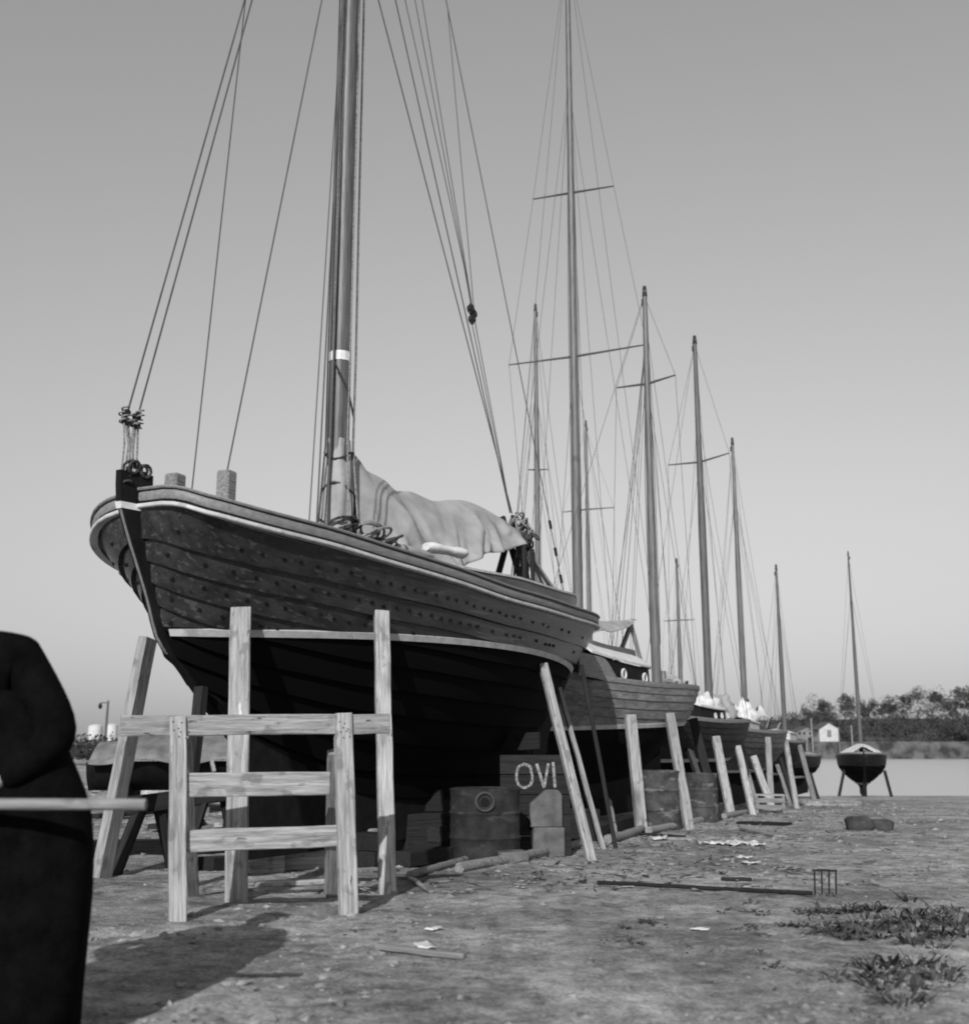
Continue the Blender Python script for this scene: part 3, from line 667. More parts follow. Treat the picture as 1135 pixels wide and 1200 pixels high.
# varnished after side panels, coaming and open companion hatch
for s in (-1, 1):
    rows = []
    for i in range(13):
        a = lerp(4.5, 5.75, i / 12); y = (interp(CW, a) if a < 5.4 else lerp(.74, .68, (a - 5.4) / .35)) + .006; z = H2.zs(a / L2) - .02
        h = .33 * sstep(4.45, 5.1, a) + .01
        rows.append([Vector((a, s * y, z)), Vector((a, s * (y + .02), z)), Vector((a, s * (y + .02), z + h)), Vector((a, s * y, z + h))])
    mb = MB(); mb.loft(rows); mb.build('side_panel', 'rail', cab2, smooth=40)
mb = MB(); rows = []
for i in range(9):
    a = lerp(3.0, 4.6, i / 8); z = H2.zs(a / L2) - .03 + hh2(a) + .22
    rows.append([Vector((a, y, z + dz)) for y, dz in ((-.42, 0), (-.40, .10), (-.2, .15), (.2, .15), (.40, .10), (.42, 0))])
mb.loft(rows); mb.build('sliding_hatch', 'coaming', cab2, smooth=40)
# boom crutch of two legs and a canvas over the boom
pk = Vector((2.25, 0, zd2 + 1.12))
board('boom_crutch_leg', (2.85, -.05, zd2 + .36), pk, .09, .05, (0, -1, 0), 'coaming', boat2)
board('boom_crutch_leg', (1.5, .02, zd2 - .02), pk + Vector((-.03, 0, .02)), .09, .05, (0, -1, 0), 'board_grey', boat2)
m2, P2 = rig(boat2, H2, 1.1, zd2 - .02, 7.95, .09, .045, 'spar', sp=[(.755, .62, (0, .05))], bend=.02, hounds=.93)
for k, (a, y) in enumerate(((1.25, -.72), (1.45, -.76), (1.6, -.78))):
    p = Vector((a, y, zd2)); wire(boat2, 'shroud', [p, P2(zd2 + 6.9)], .006)
    mb = MB(); d = (P2(zd2 + 6.9) - p).normalized(); mb.tube([p, p + d * .45], .02, 6); mb.build('rigging_screw', 'canvas_white', boat2)
o = drape('canvas_cover', boat2, 2.15, 4.9, [(0, zd2 + 1.26), (.12, zd2 + 1.2), (.6, zd2 + 1.08), (1, zd2 + 1.0)], [(0, .02), (.2, .12), (.6, .2), (1, .22)], [(0, .04), (.3, .2), (1, .3)], 'canvas', 5.0, 30, 16, .03)
tag(o, 'small grey canvas hung over the boom crutch of the porthole boat', 'canvas cover')
board('bitt', (.72, -.02, zd2 - .05), (.78, 0, zd2 + .40), .11, .09, (0, -1, 0), 'board_grey', boat2)
mb = MB()
for k in range(8):
    c = Vector((.55 + rnd.uniform(-.2, .25), rnd.uniform(-.2, .1), zd2 + .06 + rnd.uniform(0, .12))); r = rnd.uniform(.07, .14)
    mb.tube([c + Vector((math.cos(j * .55) * r * 1.3, math.sin(j * .55) * r, math.sin(j * .55 + k) * r * .8)) for j in range(13)], .018, 5)
mb.build('rope_coil', 'rope', boat2, smooth=60)

# the next boats down the row
LV = [0, .25, .45, .6, .72, .82, .91, 1.0]
def row_boat(label, u, v, Y, psi_d, L, Bh, m_hull, wl_h, mast_u, mast_top_v, mast_base_v, r0=.085, m_spar='spar', sp=(), zk=.75, over=(.9, .7), rail_m='rail', **kw):
    tip = at(u, v, Y); g = gbase(tip.x, tip.y); psi = R(psi_d); z = tip.z - g
    r, H = yacht('sailing_boat', label, (tip.x, tip.y, g), psi, L, Bh, z, min(zk, z * .5), wl_h, m_hull, LV, (.04, -.02, .08), over[0], over[1], .25, rail_m=rail_m, **kw)
    d = Vector((math.sin(psi), math.cos(psi), 0))
    if mast_u is None: return r, H, None, None
    # mast stands on the centre line where the sight line to its foot crosses it
    best = min((abs(((tip + d * a).x / (tip + d * a).y) - ray(mast_u, mast_base_v).x / ray(mast_u, mast_base_v).y), a) for a in [L * i / 200 for i in range(10, 190)])
    a = best[1]; p = tip + d * a; ht = at(mast_u, mast_top_v, p.y).z - g - z
    mo, P = rig(r, H, a, z - .02, ht, r0, r0 * .5, m_spar, sp)
    return r, H, P, a
black_hull = mat('black_planking', .007, .020, 3, (1, 4, 4), .6, .15, 22, extra=two_tone(1.30, .004, 0), rand=.2, spec=.2)
boat3, H3, P3, a3 = row_boat('black boat just beyond the porthole boat with dark mast and one spreader', 856, 848, 28.3, 208, 6.7, 1.05, black_hull, 1.30, 830, 397, 805, .10, 'spar_dark', [(.665, .78, (0, .12))])
grey3 = mat('dark_grey_planking', .03, .07, 3, (1, 4, 4), .5, .15, 22, extra=two_tone(1.10, .006, 0), rand=.2)
boat4, H4, P4, a4 = row_boat('dark grey boat with crumpled white sails, third along the row', 899, 859, 33.8, 206, 6.3, 1.0, grey3, 1.12, 871, 516, 805, .08, 'spar', [])
boat5, H5, P5, a5 = row_boat('dark boat under a sagging white canvas far down the row', 922, 869, 40, 204, 5.8, .95, black_hull, 1.05, 919, 664, 850, .075, 'spar', [])
boat6, H6, P6, a6 = row_boat('small mastless black boat at the end of the row by the water', 945, 884, 46.5, 205, 5.2, .85, black_hull, .95, None, 0, 0, over=(.6, .6), zk=.6)
# small cabins and sail heaps
def small_cabin(b, H, a0, a1, wd, h, m='cream'):
    cw = [(a0, wd * .6), (lerp(a0, a1, .25), wd), (a1, wd)]
    return trunk(b, H, cw, h * .75, h, .10, m, 'canvas_white', 10)
c3, hh3 = small_cabin(boat3, H3, a3 + .15, a3 + 2.6, .6, .34, 'black')
for a in (a3 + .6, a3 + 1.1, a3 + 1.6):
    for s in (-1, 1):
        mb = MB(); z = H3.zs(a / H3.L) + .13; mb.tube([Vector((a + math.cos(k * .4) * .06, s * .615, z + math.sin(k * .4) * .06)) for k in range(17)], .016, 5); mb.build('porthole', 'canvas_white', c3)
small_cabin(boat4, H4, a4 + .2, a4 + 2.3, .55, .32)
small_cabin(boat5, H5, a5 + .2, a5 + 2.0, .5, .3)
def heap(name, label, root, ctr, size, m, seed, cat='sail'):
    bm = bmesh.new(); bmesh.ops.create_icosphere(bm, subdivisions=4, radius=1)
    for v in bm.verts:
        n = v.co.normalized(); k = 1 + .38 * noise.noise(n * 2.1 + Vector((seed, 0, 0))) + .2 * noise.noise(n * 5 + Vector((0, seed, 0))) + .1 * noise.noise(n * 11 + Vector((0, seed, 0)))
        v.co = Vector((n.x * size[0] * k, n.y * size[1] * k, max(n.z, -.35) * size[2] * k))
    me = bpy.data.meshes.new(name); bm.to_mesh(me); bm.free(); me.materials.append(M[m])
    for p in me.polygons: p.use_smooth = True
    o = bpy.data.objects.new(name, me); C.objects.link(o); o.location = to_world(root, ctr); o.rotation_euler = (0, 0, root.rotation_euler.z)
    return tag(o, label, cat)
heap('sail_heap', 'crumpled white sail heaped round the foot of the dark mast', boat3, (a3 + .05, -.1, H3.zs(.3) + .22), (.45, .35, .42), 'canvas_white', 2)
heap('sail_heap', 'bundle of pale cloth on the foredeck of the black boat', boat3, (a3 - .95, -.05, H3.zs(.1) + .18), (.6, .35, .42), 'canvas', 5)
heap('sail_heap', 'crumpled white sail on the deck of the third boat in the row', boat4, (a4 + .1, -.05, H4.zs(.3) + .3), (.6, .4, .5), 'canvas_white', 8)
heap('sail_heap', 'white cloth bundle on the bow deck of the porthole boat', boat2, (.42, 0, zd2 + .15), (.28, .2, .2), 'canvas', 11)
z5 = H5.zs(.4)
o = drape('canvas_cover', boat4, a4 - .25, a4 - 2.35 + .3, [(0, H4.zs(.3) + .82), (.5, H4.zs(.3) + .55), (1, H4.zs(.3) + .80)], [(0, .18), (.5, .16), (1, .2)], [(0, .1), (.5, .4), (1, .1)], 'canvas_white', 9.0, 24, 14, .03)
tag(o, 'sagging white canvas slung between two masts far down the row', 'canvas cover')
for b, H, aa, top in ((boat4, H4, 1.2, .7), (boat4, H4, 2.4, .9), (boat5, H5, 1.1, .6), (boat5, H5, 3.0, .8), (boat3, H3, 3.4, .9)):
    z = H.zs(aa / H.L); board('boom_crutch_leg', (aa - .3, -.3, z - .02), (aa + .15, .05, z + top), .07, .04, (0, -1, 0), 'board_dark', b); board('boom_crutch_leg', (aa + .5, -.3, z - .02), (aa + .12, .0, z + top), .07, .04, (0, -1, 0), 'board_grey', b)

# boat standing by itself near the water, seen end on under a white cover
t7 = at(1012, 886, 50); g7 = gbase(t7.x, t7.y)
z7 = t7.z - g7
boat7, H7 = yacht('sailing_boat', 'dark boat standing alone by the water, seen end on', (t7.x, t7.y - 0, g7), R(16), 6.5, 1.08, z7, .22, .5, black_hull, LV, (.12, 0, .05), 1.0, .8, -.1, e=(1.3, .9, .5))
rig(boat7, H7, 2.4, z7, at(1003, 645, 52).z - at(1012, 883, 52).z, .09, .035, 'spar', wr=.005)
o = drape('canvas_cover', boat7, .5, 5.6, [(0, z7 + .40), (.5, z7 + .55), (1, z7 + .4)], [(0, .3), (.5, .5), (1, .3)], [(0, .5), (.3, .95), (1, .5)], 'canvas_white', 4.0, 24, 16, .03)
tag(o, 'white cover over the boat standing alone by the water', 'canvas cover')

# second row: hulls hidden behind the first, their masts stand above it
def back_boat(label, mu, mbase_v, mtop_v, Y, zdeck, r0, sp=(), m_spar='spar', L=8, psi_d=30, bend=0, wr=.0045, extra=0, hounds=.8):
    p = at(mu, mbase_v, Y); g = gbase(p.x, p.y); psi = R(psi_d); d = Vector((math.sin(psi), math.cos(psi), 0)); a = L * .42; o = p - d * a
    r, H = yacht('sailing_boat', label, (o.x, o.y, g), psi, L, 1.0, zdeck - g, .7, 1.2, black_hull, [0, .35, .6, .8, 1.0], (.1, 0, .05), 1.2, 1.1, .2)
    ztop = at(mu, mtop_v, Y).z
    return rig(r, H, a, zdeck - g, ztop - zdeck, r0, r0 * .5, m_spar, sp, bend=bend, wr=wr, extra=extra, hounds=hounds)
back_boat('tall yacht behind the large boat, its mast with two pairs of spreaders', 677, 700, -70, 22.5, 1.55, .098, [(.425, 1.62, (.0, .12)), (.64, .98, (-.06, .14))], 'spar', 8.5, 30, wr=.005, extra=1)
back_boat('yacht far behind, thin mast left of the tall two-spreader mast', 630, 655, 360, 30, 1.2, .085, [(.6, .3, (0, .05))], 'spar', 7, 25, wr=.006, extra=1)
back_boat('yacht far behind, short mast right of the tall two-spreader mast', 690, 705, 496, 38, .9, .085, [(.72, .95, (0, 0))], 'spar', 7, 25)
back_boat('yacht far behind, small mast rising over the bow of the porthole boat', 797, 790, 657, 46, .6, .095, [(.68, .65, (0, 0))], 'spar', 6.5, 25)

# ------------------------------------------------------------------ shores (props)
bpy.context.view_layer.update(); DG = bpy.context.evaluated_depsgraph_get()
def shore(label, foot, top, Yt, wd, th=.06, m='board', face=(0, -1, 0), group='timber props holding up the boats', pointed=False, name='hull_prop'):
    f = spot(*foot) if len(foot) == 2 else at(*foot)
    if len(foot) == 3: f.z = gz(f.x, f.y)
    p0 = f - Vector((0, 0, .05)); p1 = at(top[0], top[1], Yt)
    # slide the top along the sight line until it rests against the planking
    o_ = Vector((0, 0, EYE)); d_ = (p1 - o_).normalized(); st = o_
    for _ in range(6):
        ok, loc, nor, idx, ho, mx = scene.ray_cast(DG, st, d_)
        if not ok: break
        if ho.name.split('.')[0] in ('plank', 'waterline_stripe', 'keel', 'stem'):
            if abs(loc.y - Yt) < 4: p1 = loc - d_ * (th * .5 + .01)
            break
        st = loc + d_ * .02
    if p0.y > p1.y - .12:                         # the foot stands outboard of the hull
        k_ = (p1.y - .25) / p0.y; p0 = Vector((p0.x * k_, p0.y * k_, 0)); p0.z = gz(p0.x, p0.y) - .05
    return tag(board(name, p0, p1, wd, th, face, m, pointed=pointed), label, 'prop', group, 'thing')
shore('broad pale board standing upright against the bow, behind the trestle', (277, 1058), (282, 713), 8.92, .165, .07, face=(.15, -1, 0))
shore('pale board standing upright at the right end of the trestle rail', (454, 1046), (447, 717), 9.62, .13, .08, face=(.3, -1, 0))
shore('pale slanting board under the stern of the large boat', (694, 1009), (636, 778), 12.35, .10, .07, face=(.3, -1, 0))
shore('thin dark-topped pole beside the slanting board under the stern', (708, 996), (655, 806), 12.75, .055, .05, 'board_grey', face=(.3, -1, 0))
shore('dark pole leaning from the stern overhang towards the grey boat', (722, 985), (681, 779), 14.1, .05, .05, 'board_dark')
shore('long weathered beam leaning against the left side of the bow', (120, 990, 10.4), (173, 748), 9.95, .17, .09, 'board_grey', face=(.95, -.31, 0))
shore('dark beam leaning under the bow behind the trestle', (212, 985, 10.9), (236, 805), 10.6, .10, .08, 'board_dark', face=(-.5, -.8, 0))
shore('pale post in front of the grey boat, left of the rusty drum', (752, 974), (738, 838), 18.6, .17, .10, face=(.3, -1, 0))
shore('pale post leaning in front of the rusty drum', (808, 967), (784, 836), 19.8, .15, .09, face=(.3, -1, 0))
shore('short pointed stake leaning left of the grey boat post', (722, 985), (713, 935), 17.4, .07, .05, pointed=True)
shore('pale board leaning between the grey boat and the black boat', (836, 962), (808, 880), 22.2, .14, .08, face=(.3, -1, 0))
shore('dark beam under the bow of the grey boat', (842, 960), (812, 842), 21.3, .15, .10, 'board_dark')
shore('pale upright board under the middle of the black boat', (857, 956), (838, 863), 25.2, .17, .09, face=(.3, -1, 0))
shore('pale narrow board under the bow of the black boat', (882, 951), (864, 874), 27.0, .13, .08, face=(.3, -1, 0))
shore('grey narrow board close behind the bow prop of the black boat', (889, 950), (868, 882), 28.0, .12, .08, 'board_grey')
shore('pale leaning board under the dark grey boat', (905, 942), (882, 886), 29.6, .17, .09, face=(.3, -1, 0))
shore('upright board under the middle of the dark grey boat', (903, 935), (899, 864), 30.2, .15, .09, 'board_grey')
shore('pale thin board under the bow of the dark grey boat', (933, 939), (920, 868), 33.0, .13, .08, face=(.3, -1, 0))
shore('dark thin board leaning under the far dark boat', (926, 941), (910, 896), 34.0, .12, .08, 'board_grey')
shore('second dark thin board leaning under the far dark boat', (931, 940), (914, 888), 34.5, .12, .08, 'board_dark')
shore('grey board under the bow of the far canvas-covered boat', (955, 936), (936, 873), 38.6, .15, .09, 'board_grey')
shore('dark board leaning under the small mastless boat', (958, 933), (948, 906), 43, .16, .1, 'board_dark')
shore('left prop of the boat standing alone by the water', (982, 925), (989, 902), 50.3, .12, .09, 'board_dark')
shore('right prop of the boat standing alone by the water', (1044, 927), (1036, 903), 50.3, .12, .09, 'board_dark')

# ------------------------------------------------------------------ trestle in front of the bow
pl, pr = spot(208, 1082), spot(409, 1071)
tr = empty('trestle', (pl.x, pl.y, gz(pl.x, pl.y)), 0, 'pale rough timber trestle of posts and rails before the bow', 'trestle')
o3 = Vector(tr.location)
nf = Vector((pr.y - pl.y, -(pr.x - pl.x), 0)).normalized()          # towards the camera
ax = Vector((pr.x - pl.x, pr.y - pl.y, 0)).normalized()
tl_, trr = at(208, 840, pl.y + .03), at(401, 836, pr.y + .03)
board('post', pl - o3 - Vector((0, 0, .03)), tl_ - o3, .105, .075, nf, 'board', tr)
board('post', pr - o3 - Vector((0, 0, .03)), trr - o3, .12, .08, nf, 'board', tr)
def rail_pt(u, v, back):
    """point on the plane of the trestle, set back behind the posts"""
    p0 = pl - nf * back; r = ray(u, v); o = Vector((0, 0, EYE)); t = (p0 - o).dot(nf) / r.dot(nf); return o + r * t
board('rail', rail_pt(141, 851, .065) - o3, rail_pt(456, 848, .065) - o3, .135, .045, nf, 'board', tr)
board('rail', rail_pt(214, 920, .065) - o3, rail_pt(386, 918, .065) - o3, .155, .045, nf, 'board', tr)
board('rail', rail_pt(219, 986, .065) - o3, rail_pt(404, 979, .065) - o3, .14, .045, nf, 'board', tr)
bl = spot(388, 1050); board('rear_leg', Vector((bl.x, bl.y, bl.z - .03)) - o3, rail_pt(392, 880, .25) - o3, .10, .06, nf, 'board_grey', tr)
bl = spot(226, 1052); board('rear_leg', Vector((bl.x, bl.y, bl.z - .03)) - o3, rail_pt(216, 870, .2) - o3, .09, .06, nf, 'board_grey', tr)
mb = MB()
for (u, v) in ((203, 846), (213, 847), (204, 856), (212, 858), (398, 846), (404, 848), (399, 858), (406, 857)):
    p = rail_pt(u, v, -.045) - o3; mb.tube([p, p + nf * .006], [.006, .005], 6)
tag(mb.build('nail_heads', 'iron', tr), kind='stuff')

# ------------------------------------------------------------------ dark sawhorse and timbers at the left
p, q = at(150, 944, 10.3), at(320, 922, 10.9)
sh = empty('sawhorse', (p.x, p.y, gz(p.x, p.y)), 0, 'black tarred sawhorse with splayed legs, left under the bow', 'sawhorse'); o4 = Vector(sh.location)
board('beam', p - o4, q - o4, .16, .14, (0, -1, 0), 'board_dark', sh)
for k, (u, Y, sp_) in enumerate(((165, 10.2, -.35), (185, 10.7, .3), (236, 10.5, -.35), (262, 11.0, .3))):
    t = (u - 150) / 170; top = p.lerp(q, t); ft = Vector((top.x + (-.10 if sp_ < 0 else .08), top.y + sp_, 0)); ft.z = gz(ft.x, ft.y) - .02
    board('leg', ft - o4, top - o4 + Vector((0, 0, -.02)), .11, .08, (0, -1, 0), 'board_dark', sh)
def lying(name, label, uv0, uv1, wd, th, m, cat, group=None, lift=0.0, parent=None):
    a, b = spot(*uv0), spot(*uv1); z = th / 2 + .0 + lift
    a.z = gz(a.x, a.y) + z; b.z = gz(b.x, b.y) + z
    return tag(board(name, a, b, wd, th, (0, 0, 1), m), label, cat, group, 'thing')
lying('squared_timber', 'dark squared timber lying on the ground behind the trestle at left', (95, 1006), (300, 998), .22, .15, 'board_dark', 'timber')
lying('squared_timber', 'short dark timber lying between trestle and keel', (240, 1022), (330, 1014), .2, .12, 'board_dark', 'timber')

# ------------------------------------------------------------------ things under the large boat
def block(name, label, u, v, dims, m, rz=0, cat='block', group=None, lift=0, parent=None, chamfer=None):
    p = spot(u, v); x, y, z = dims; mb = MB()
    if chamfer:
        pts = [(-x/2, 0), (x/2, 0), (x/2, z * .86), (x * .38, z), (0.0, z), (-x/2, z * .62)]
        mb.loft([[Vector((a, s * y / 2, b)) for a, b in pts] for s in (-1, 1)])
    else:
        mb.box((-x/2, -y/2, 0), (x/2, y/2, z)); mb.v = [(a + rnd.uniform(-.01, .01), b + rnd.uniform(-.01, .01), c + rnd.uniform(-.008, .008)) for a, b, c in mb.v]
    o = mb.build(name, m, bevel=.012); o.location = (p.x, p.y, gz(p.x, p.y) - .02 + lift); o.rotation_euler = (0, 0, rz)
    return tag(o, label, cat, group)
for k, (u, v, dm, lf, lb) in enumerate(((340, 1018, (.62, .3, .24), 0, 'pale lower keel block under the forefoot'), (352, 1016, (.5, .28, .22), .225, 'grey upper keel block under the forefoot'),
        (306, 1022, (.36, .26, .2), 0, 'pale squared block left of the keel blocks'), (420, 1012, (.3, .26, .36), 0, 'pale block right of the trestle under the keel'))):
    block('keel_block', lb, u, v, dm, 'board' if k in (0, 2, 3) else 'board_grey', .4 + .1 * k, 'keel block', lift=lf)
for k, a in enumerate((3.2, 4.4, 5.3)):  # keel supports; dark stacks added to block the lit ground behind
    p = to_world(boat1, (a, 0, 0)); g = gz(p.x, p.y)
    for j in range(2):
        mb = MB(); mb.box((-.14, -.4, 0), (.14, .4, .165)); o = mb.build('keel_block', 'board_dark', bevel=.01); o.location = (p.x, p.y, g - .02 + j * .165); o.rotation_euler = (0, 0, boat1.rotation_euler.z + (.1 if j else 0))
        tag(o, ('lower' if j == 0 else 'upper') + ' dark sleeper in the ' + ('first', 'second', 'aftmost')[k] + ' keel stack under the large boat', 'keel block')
def drum(label, u, v, rad, h, m='rust', rz=0, bung=True, group='oil drums'):
    p = spot(u, v); n = 28
    e = empty('oil_drum', (p.x, p.y, gz(p.x, p.y) - .01), rz, label, 'drum')
    prof = [(0, .0), (rad, 0), (rad + .012, .012), (rad, .03)]
    for f in (1/3, 2/3): prof += [(rad, h * f - .03), (rad + .016, h * f), (rad, h * f + .03)]
    for i in range(1, 14):
        z = h * i / 14
        if min(abs(z - h / 3), abs(z - 2 * h / 3)) > .04: prof.append((rad + (.004 if i % 2 else 0), z))
    prof = sorted(prof, key=lambda t: t[1]); prof += [(rad + .012, h - .01), (rad - .015, h), (rad - .03, h - .02), (0.001, h - .02)]
    mb = MB(); mb.loft([[Vector((r * math.cos(k * 2 * math.pi / n), r * math.sin(k * 2 * math.pi / n), z)) for k in range(n)] for r, z in prof]); mb.build('shell', m, e, smooth=35)
    if bung:
        mb = MB(); z = h * .83; c = Vector((0, -rad, z)); mb.tube([c + Vector((math.cos(k * .35) * .09, -.008, math.sin(k * .35) * .09)) for k in range(19)], .018, 6); mb.build('bung_ring', 'rust', e, smooth=60)
        mb = MB(); mb.tube([c + Vector((0, .02, 0)), c + Vector((0, -.012, 0))], .045, 12); mb.build('bung', 'black', e)
    return e
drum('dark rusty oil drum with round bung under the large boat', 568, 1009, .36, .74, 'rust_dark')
drum('rusty ribbed oil drum beneath the grey boat between two posts', 775, 971, .32, .92, bung=False)
drum('dark oil drum behind the leaning post under the grey boat', 822, 964, .30, .86, bung=False)
# OVI board leaning behind the drum
p = spot(628, 1004); ob = empty('sign_board', (p.x, p.y + .18, gz(p.x, p.y + .18)), 0, 'black board with hand painted letters OVI under the large boat', 'sign'); ob.rotation_euler = (R(-6), 0, R(4))
mb = MB()
for k in range(5):
    mb = MB(); mb.box((-.38, -.02 + .003 * (k % 2), .22 * k + .004), (.40, .02 + .003 * (k % 2), .22 * k + .216)); mb.build('plank', 'board_dark', ob, bevel=.004)
def strokes(name, paths, r, x0, z0, k):
    mb = MB()
    for pth in paths:
        pth = [Vector((x0 + (x + rnd.uniform(-.025, .025)) * k, -.024, z0 + (z + rnd.uniform(-.025, .025)) * k)) for x, z in pth]
        for i in range(len(pth) - 1):
            d = (pth[i+1] - pth[i]).normalized(); nn = Vector((-d.z, 0, d.x)) * r * rnd.uniform(.85, 1.15); e = d * r * .5
            mb.add([pth[i] - nn - e, pth[i] + nn - e, pth[i+1] + nn + e, pth[i+1] - nn + e], [(0, 1, 2, 3)])
    mb.build(name, 'letter', ob)
LZ = .735
OK = .26
strokes('letter_o', [[(.35 + .35 * math.sin(i * math.pi / 8), .5 + .5 * math.cos(i * math.pi / 8)) for i in range(17)]], .014, -.20, LZ, OK)
strokes('letter_v', [[(0, 1), (.3, .04)], [(.3, .04), (.52, .98)]], .014, .035, LZ, OK)
strokes('letter_i', [[(0, 1.05), (.06, .05)]], .014, .215, LZ, OK)
b1 = block('stone_post', 'grey chamfered stone standing under the letters', 640, 972, (.36, .22, .40), 'concrete', .1, 'stone', chamfer=True)
b0 = block('stone_block', 'squared grey stone block under the chamfered stone', 642, 1002, (.35, .24, .34), 'concrete', .05, 'stone')
b1.location = b0.location + Vector((-.03, .01, .335))
p, q = at(548, 872, 13.6), at(632, 868, 13.2)
tag(board('plank_shelf', p, q, .2, .05, (0, -1, .1), 'board_dark'), 'dark wide plank hanging under the hull above the letters', 'plank')
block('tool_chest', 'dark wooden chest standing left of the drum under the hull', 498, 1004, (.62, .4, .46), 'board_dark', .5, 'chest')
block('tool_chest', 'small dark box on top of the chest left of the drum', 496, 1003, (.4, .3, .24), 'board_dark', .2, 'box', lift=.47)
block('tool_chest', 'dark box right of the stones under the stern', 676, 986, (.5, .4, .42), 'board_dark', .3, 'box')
block('stone_block', 'low dark stone in front of the drum', 600, 1012, (.3, .2, .13), 'concrete', .3, 'stone')
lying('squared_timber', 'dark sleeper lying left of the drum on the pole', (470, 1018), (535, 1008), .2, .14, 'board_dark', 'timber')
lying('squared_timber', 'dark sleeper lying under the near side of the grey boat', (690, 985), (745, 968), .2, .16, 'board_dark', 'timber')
p = spot(517, 990); mb = MB(); mb.grid([[Vector((x_ * .06, .02 * noise.noise(Vector((x_, z_, 4))), z_ * .07)) for z_ in range(5)] for x_ in range(-1, 2)]); o = mb.build('paper_scrap', 'canvas_white', smooth=60); o.location = (p.x, p.y - .02, gz(p.x, p.y) + .06)
sm = o.modifiers.new('thickness', 'SOLIDIFY'); sm.thickness = .004; tag(o, 'white paper stuck upright between chest and drum under the hull', 'scrap')
# rails / logs along the row
def log(label, pts, r, m='board_grey', group='edging poles along the row'):
    P = []
    for (u, v) in pts: a = spot(u, v); a.z = gz(a.x, a.y) + r * .8; P.append(a)
    full = []
    for i in range(len(P) - 1):
        for j in range(6): full.append(P[i].lerp(P[i+1], j / 6) + Vector((0, rnd.uniform(-.01, .01), rnd.uniform(-.006, .006))))
    full.append(P[-1]); mb = MB(); mb.tube([p - P[0] for p in full], [r * rnd.uniform(.92, 1.05) for _ in full], 8); o = mb.build('edging_pole', m, smooth=50); o.location = P[0]
    return tag(o, label, 'pole', group)
log('long pale pole on the ground below the drum and stone', [(538, 1022), (610, 1010), (682, 993)], .05)
log('pole on the ground behind the foot of the slanting board', [(480, 1030), (530, 1016), (560, 1008)], .04)
log('pole on the ground between slanting board and grey boat post', [(712, 990), (735, 982), (752, 975)], .06)
log('pole on the ground between the grey boat posts', [(760, 977), (800, 970), (842, 960)], .06)
log('pole on the ground under the black boat', [(848, 960), (880, 953), (905, 946)], .06)
# crate, boards, rocks
p = spot(902, 952); cr = empty('wooden_crate', (p.x, p.y, gz(p.x, p.y)), -.2, 'low slatted wooden crate at the end of the black boat', 'crate')
for k in range(4): mb = MB(); mb.box((-.34, -.26 + .13 * k, .40), (.34, -.26 + .13 * k + .11, .425)); mb.build('slat', 'board', cr)
for sx in (-1, 1):
    for sy in (-1, 1): mb = MB(); mb.box((sx * .30 - .03, sy * .21 - .03, 0), (sx * .30 + .03, sy * .21 + .03, .398)); mb.build('leg', 'board_grey', cr)
for k in range(2): mb = MB(); mb.box((-.34, -.265, .1 + .15 * k), (.34, -.243, .2 + .15 * k)); mb.build('slat', 'board_grey', cr)
for lb, a, b, wd, th, m_ in (('dark plank lying flat right of the crate', (866, 966), (925, 968), .22, .05, 'board_dark'), ('grey plank lying askew nearer than the dark plank', (872, 974), (915, 982), .16, .04, 'board_grey'),
        ('short pale plank lying in front of the grey boat posts', (770, 984), (812, 986), .12, .03, 'board'), ('thin pale plank among the scraps', (838, 981), (900, 979), .10, .025, 'board_grey'),
        ('dark board lying at the foot of the drum', (755, 978), (796, 983), .2, .03, 'board_dark'), ('pale plank by the water in front of the lone boat', (985, 944), (1030, 941), .35, .1, 'board_grey'),
        ('thin stick lying near the middle of the bare ground', (775, 1026), (815, 1022), .05, .03, 'board_grey'), ('short dark stick on the sand right of the middle', (845, 1032), (880, 1034), .05, .03, 'board_dark'),
        ('thin stick lying left at the bottom of the picture', (440, 1116), (545, 1124), .05, .03, 'board_grey'),
        ('pale board lying on the ground under the bow', (300, 1040), (384, 1036), .14, .04, 'board'), ('broken lath right of the upright board foot', (480, 1030), (505, 1048), .04, .025, 'board')):
    lying('plank', lb, a, b, wd, th, m_, 'plank')
def rock(label, u, v, size, m, seed, name='boulder', cat='boulder'):
    p = spot(u, v); bm = bmesh.new(); bmesh.ops.create_icosphere(bm, subdivisions=3, radius=1)
    for vtx in bm.verts:
        n = vtx.co.normalized(); k = 1 + .22 * noise.noise(n * 1.7 + Vector((seed, 3, 1))) + .1 * noise.noise(n * 4 + Vector((seed, 0, 5)))
        n = Vector([math.copysign(abs(c) ** .6, c) for c in n]); vtx.co = Vector((n.x * size[0], n.y * size[1], n.z * size[2])) * k * .8
    me = bpy.data.meshes.new(name); bm.to_mesh(me); bm.free(); me.materials.append(M[m])
    for pl_ in me.polygons: pl_.use_smooth = True
    o = bpy.data.objects.new(name, me); C.objects.link(o); o.location = (p.x, p.y, gz(p.x, p.y) + size[2] * .45); return tag(o, label, cat)
drk = mat('dark_stone', .03, .07, 5, rough=.9, bump=.5, bscale=20); M['drk'] = drk
rock('dark squarish boulder on the sand near the right edge', 1007, 972, (.24, .22, .17), 'drk', 1)
rock('dark low boulder at the right edge beside the squarish one', 1032, 972, (.24, .2, .13), 'drk', 4)
rock('flat pale slab of stone lying by the water', 972, 944, (1.1, .5, .14), 'stone', 9)
rock('pale lump beside the dark beam at left', 150, 925, (.22, .2, .22), 'concrete', 6)
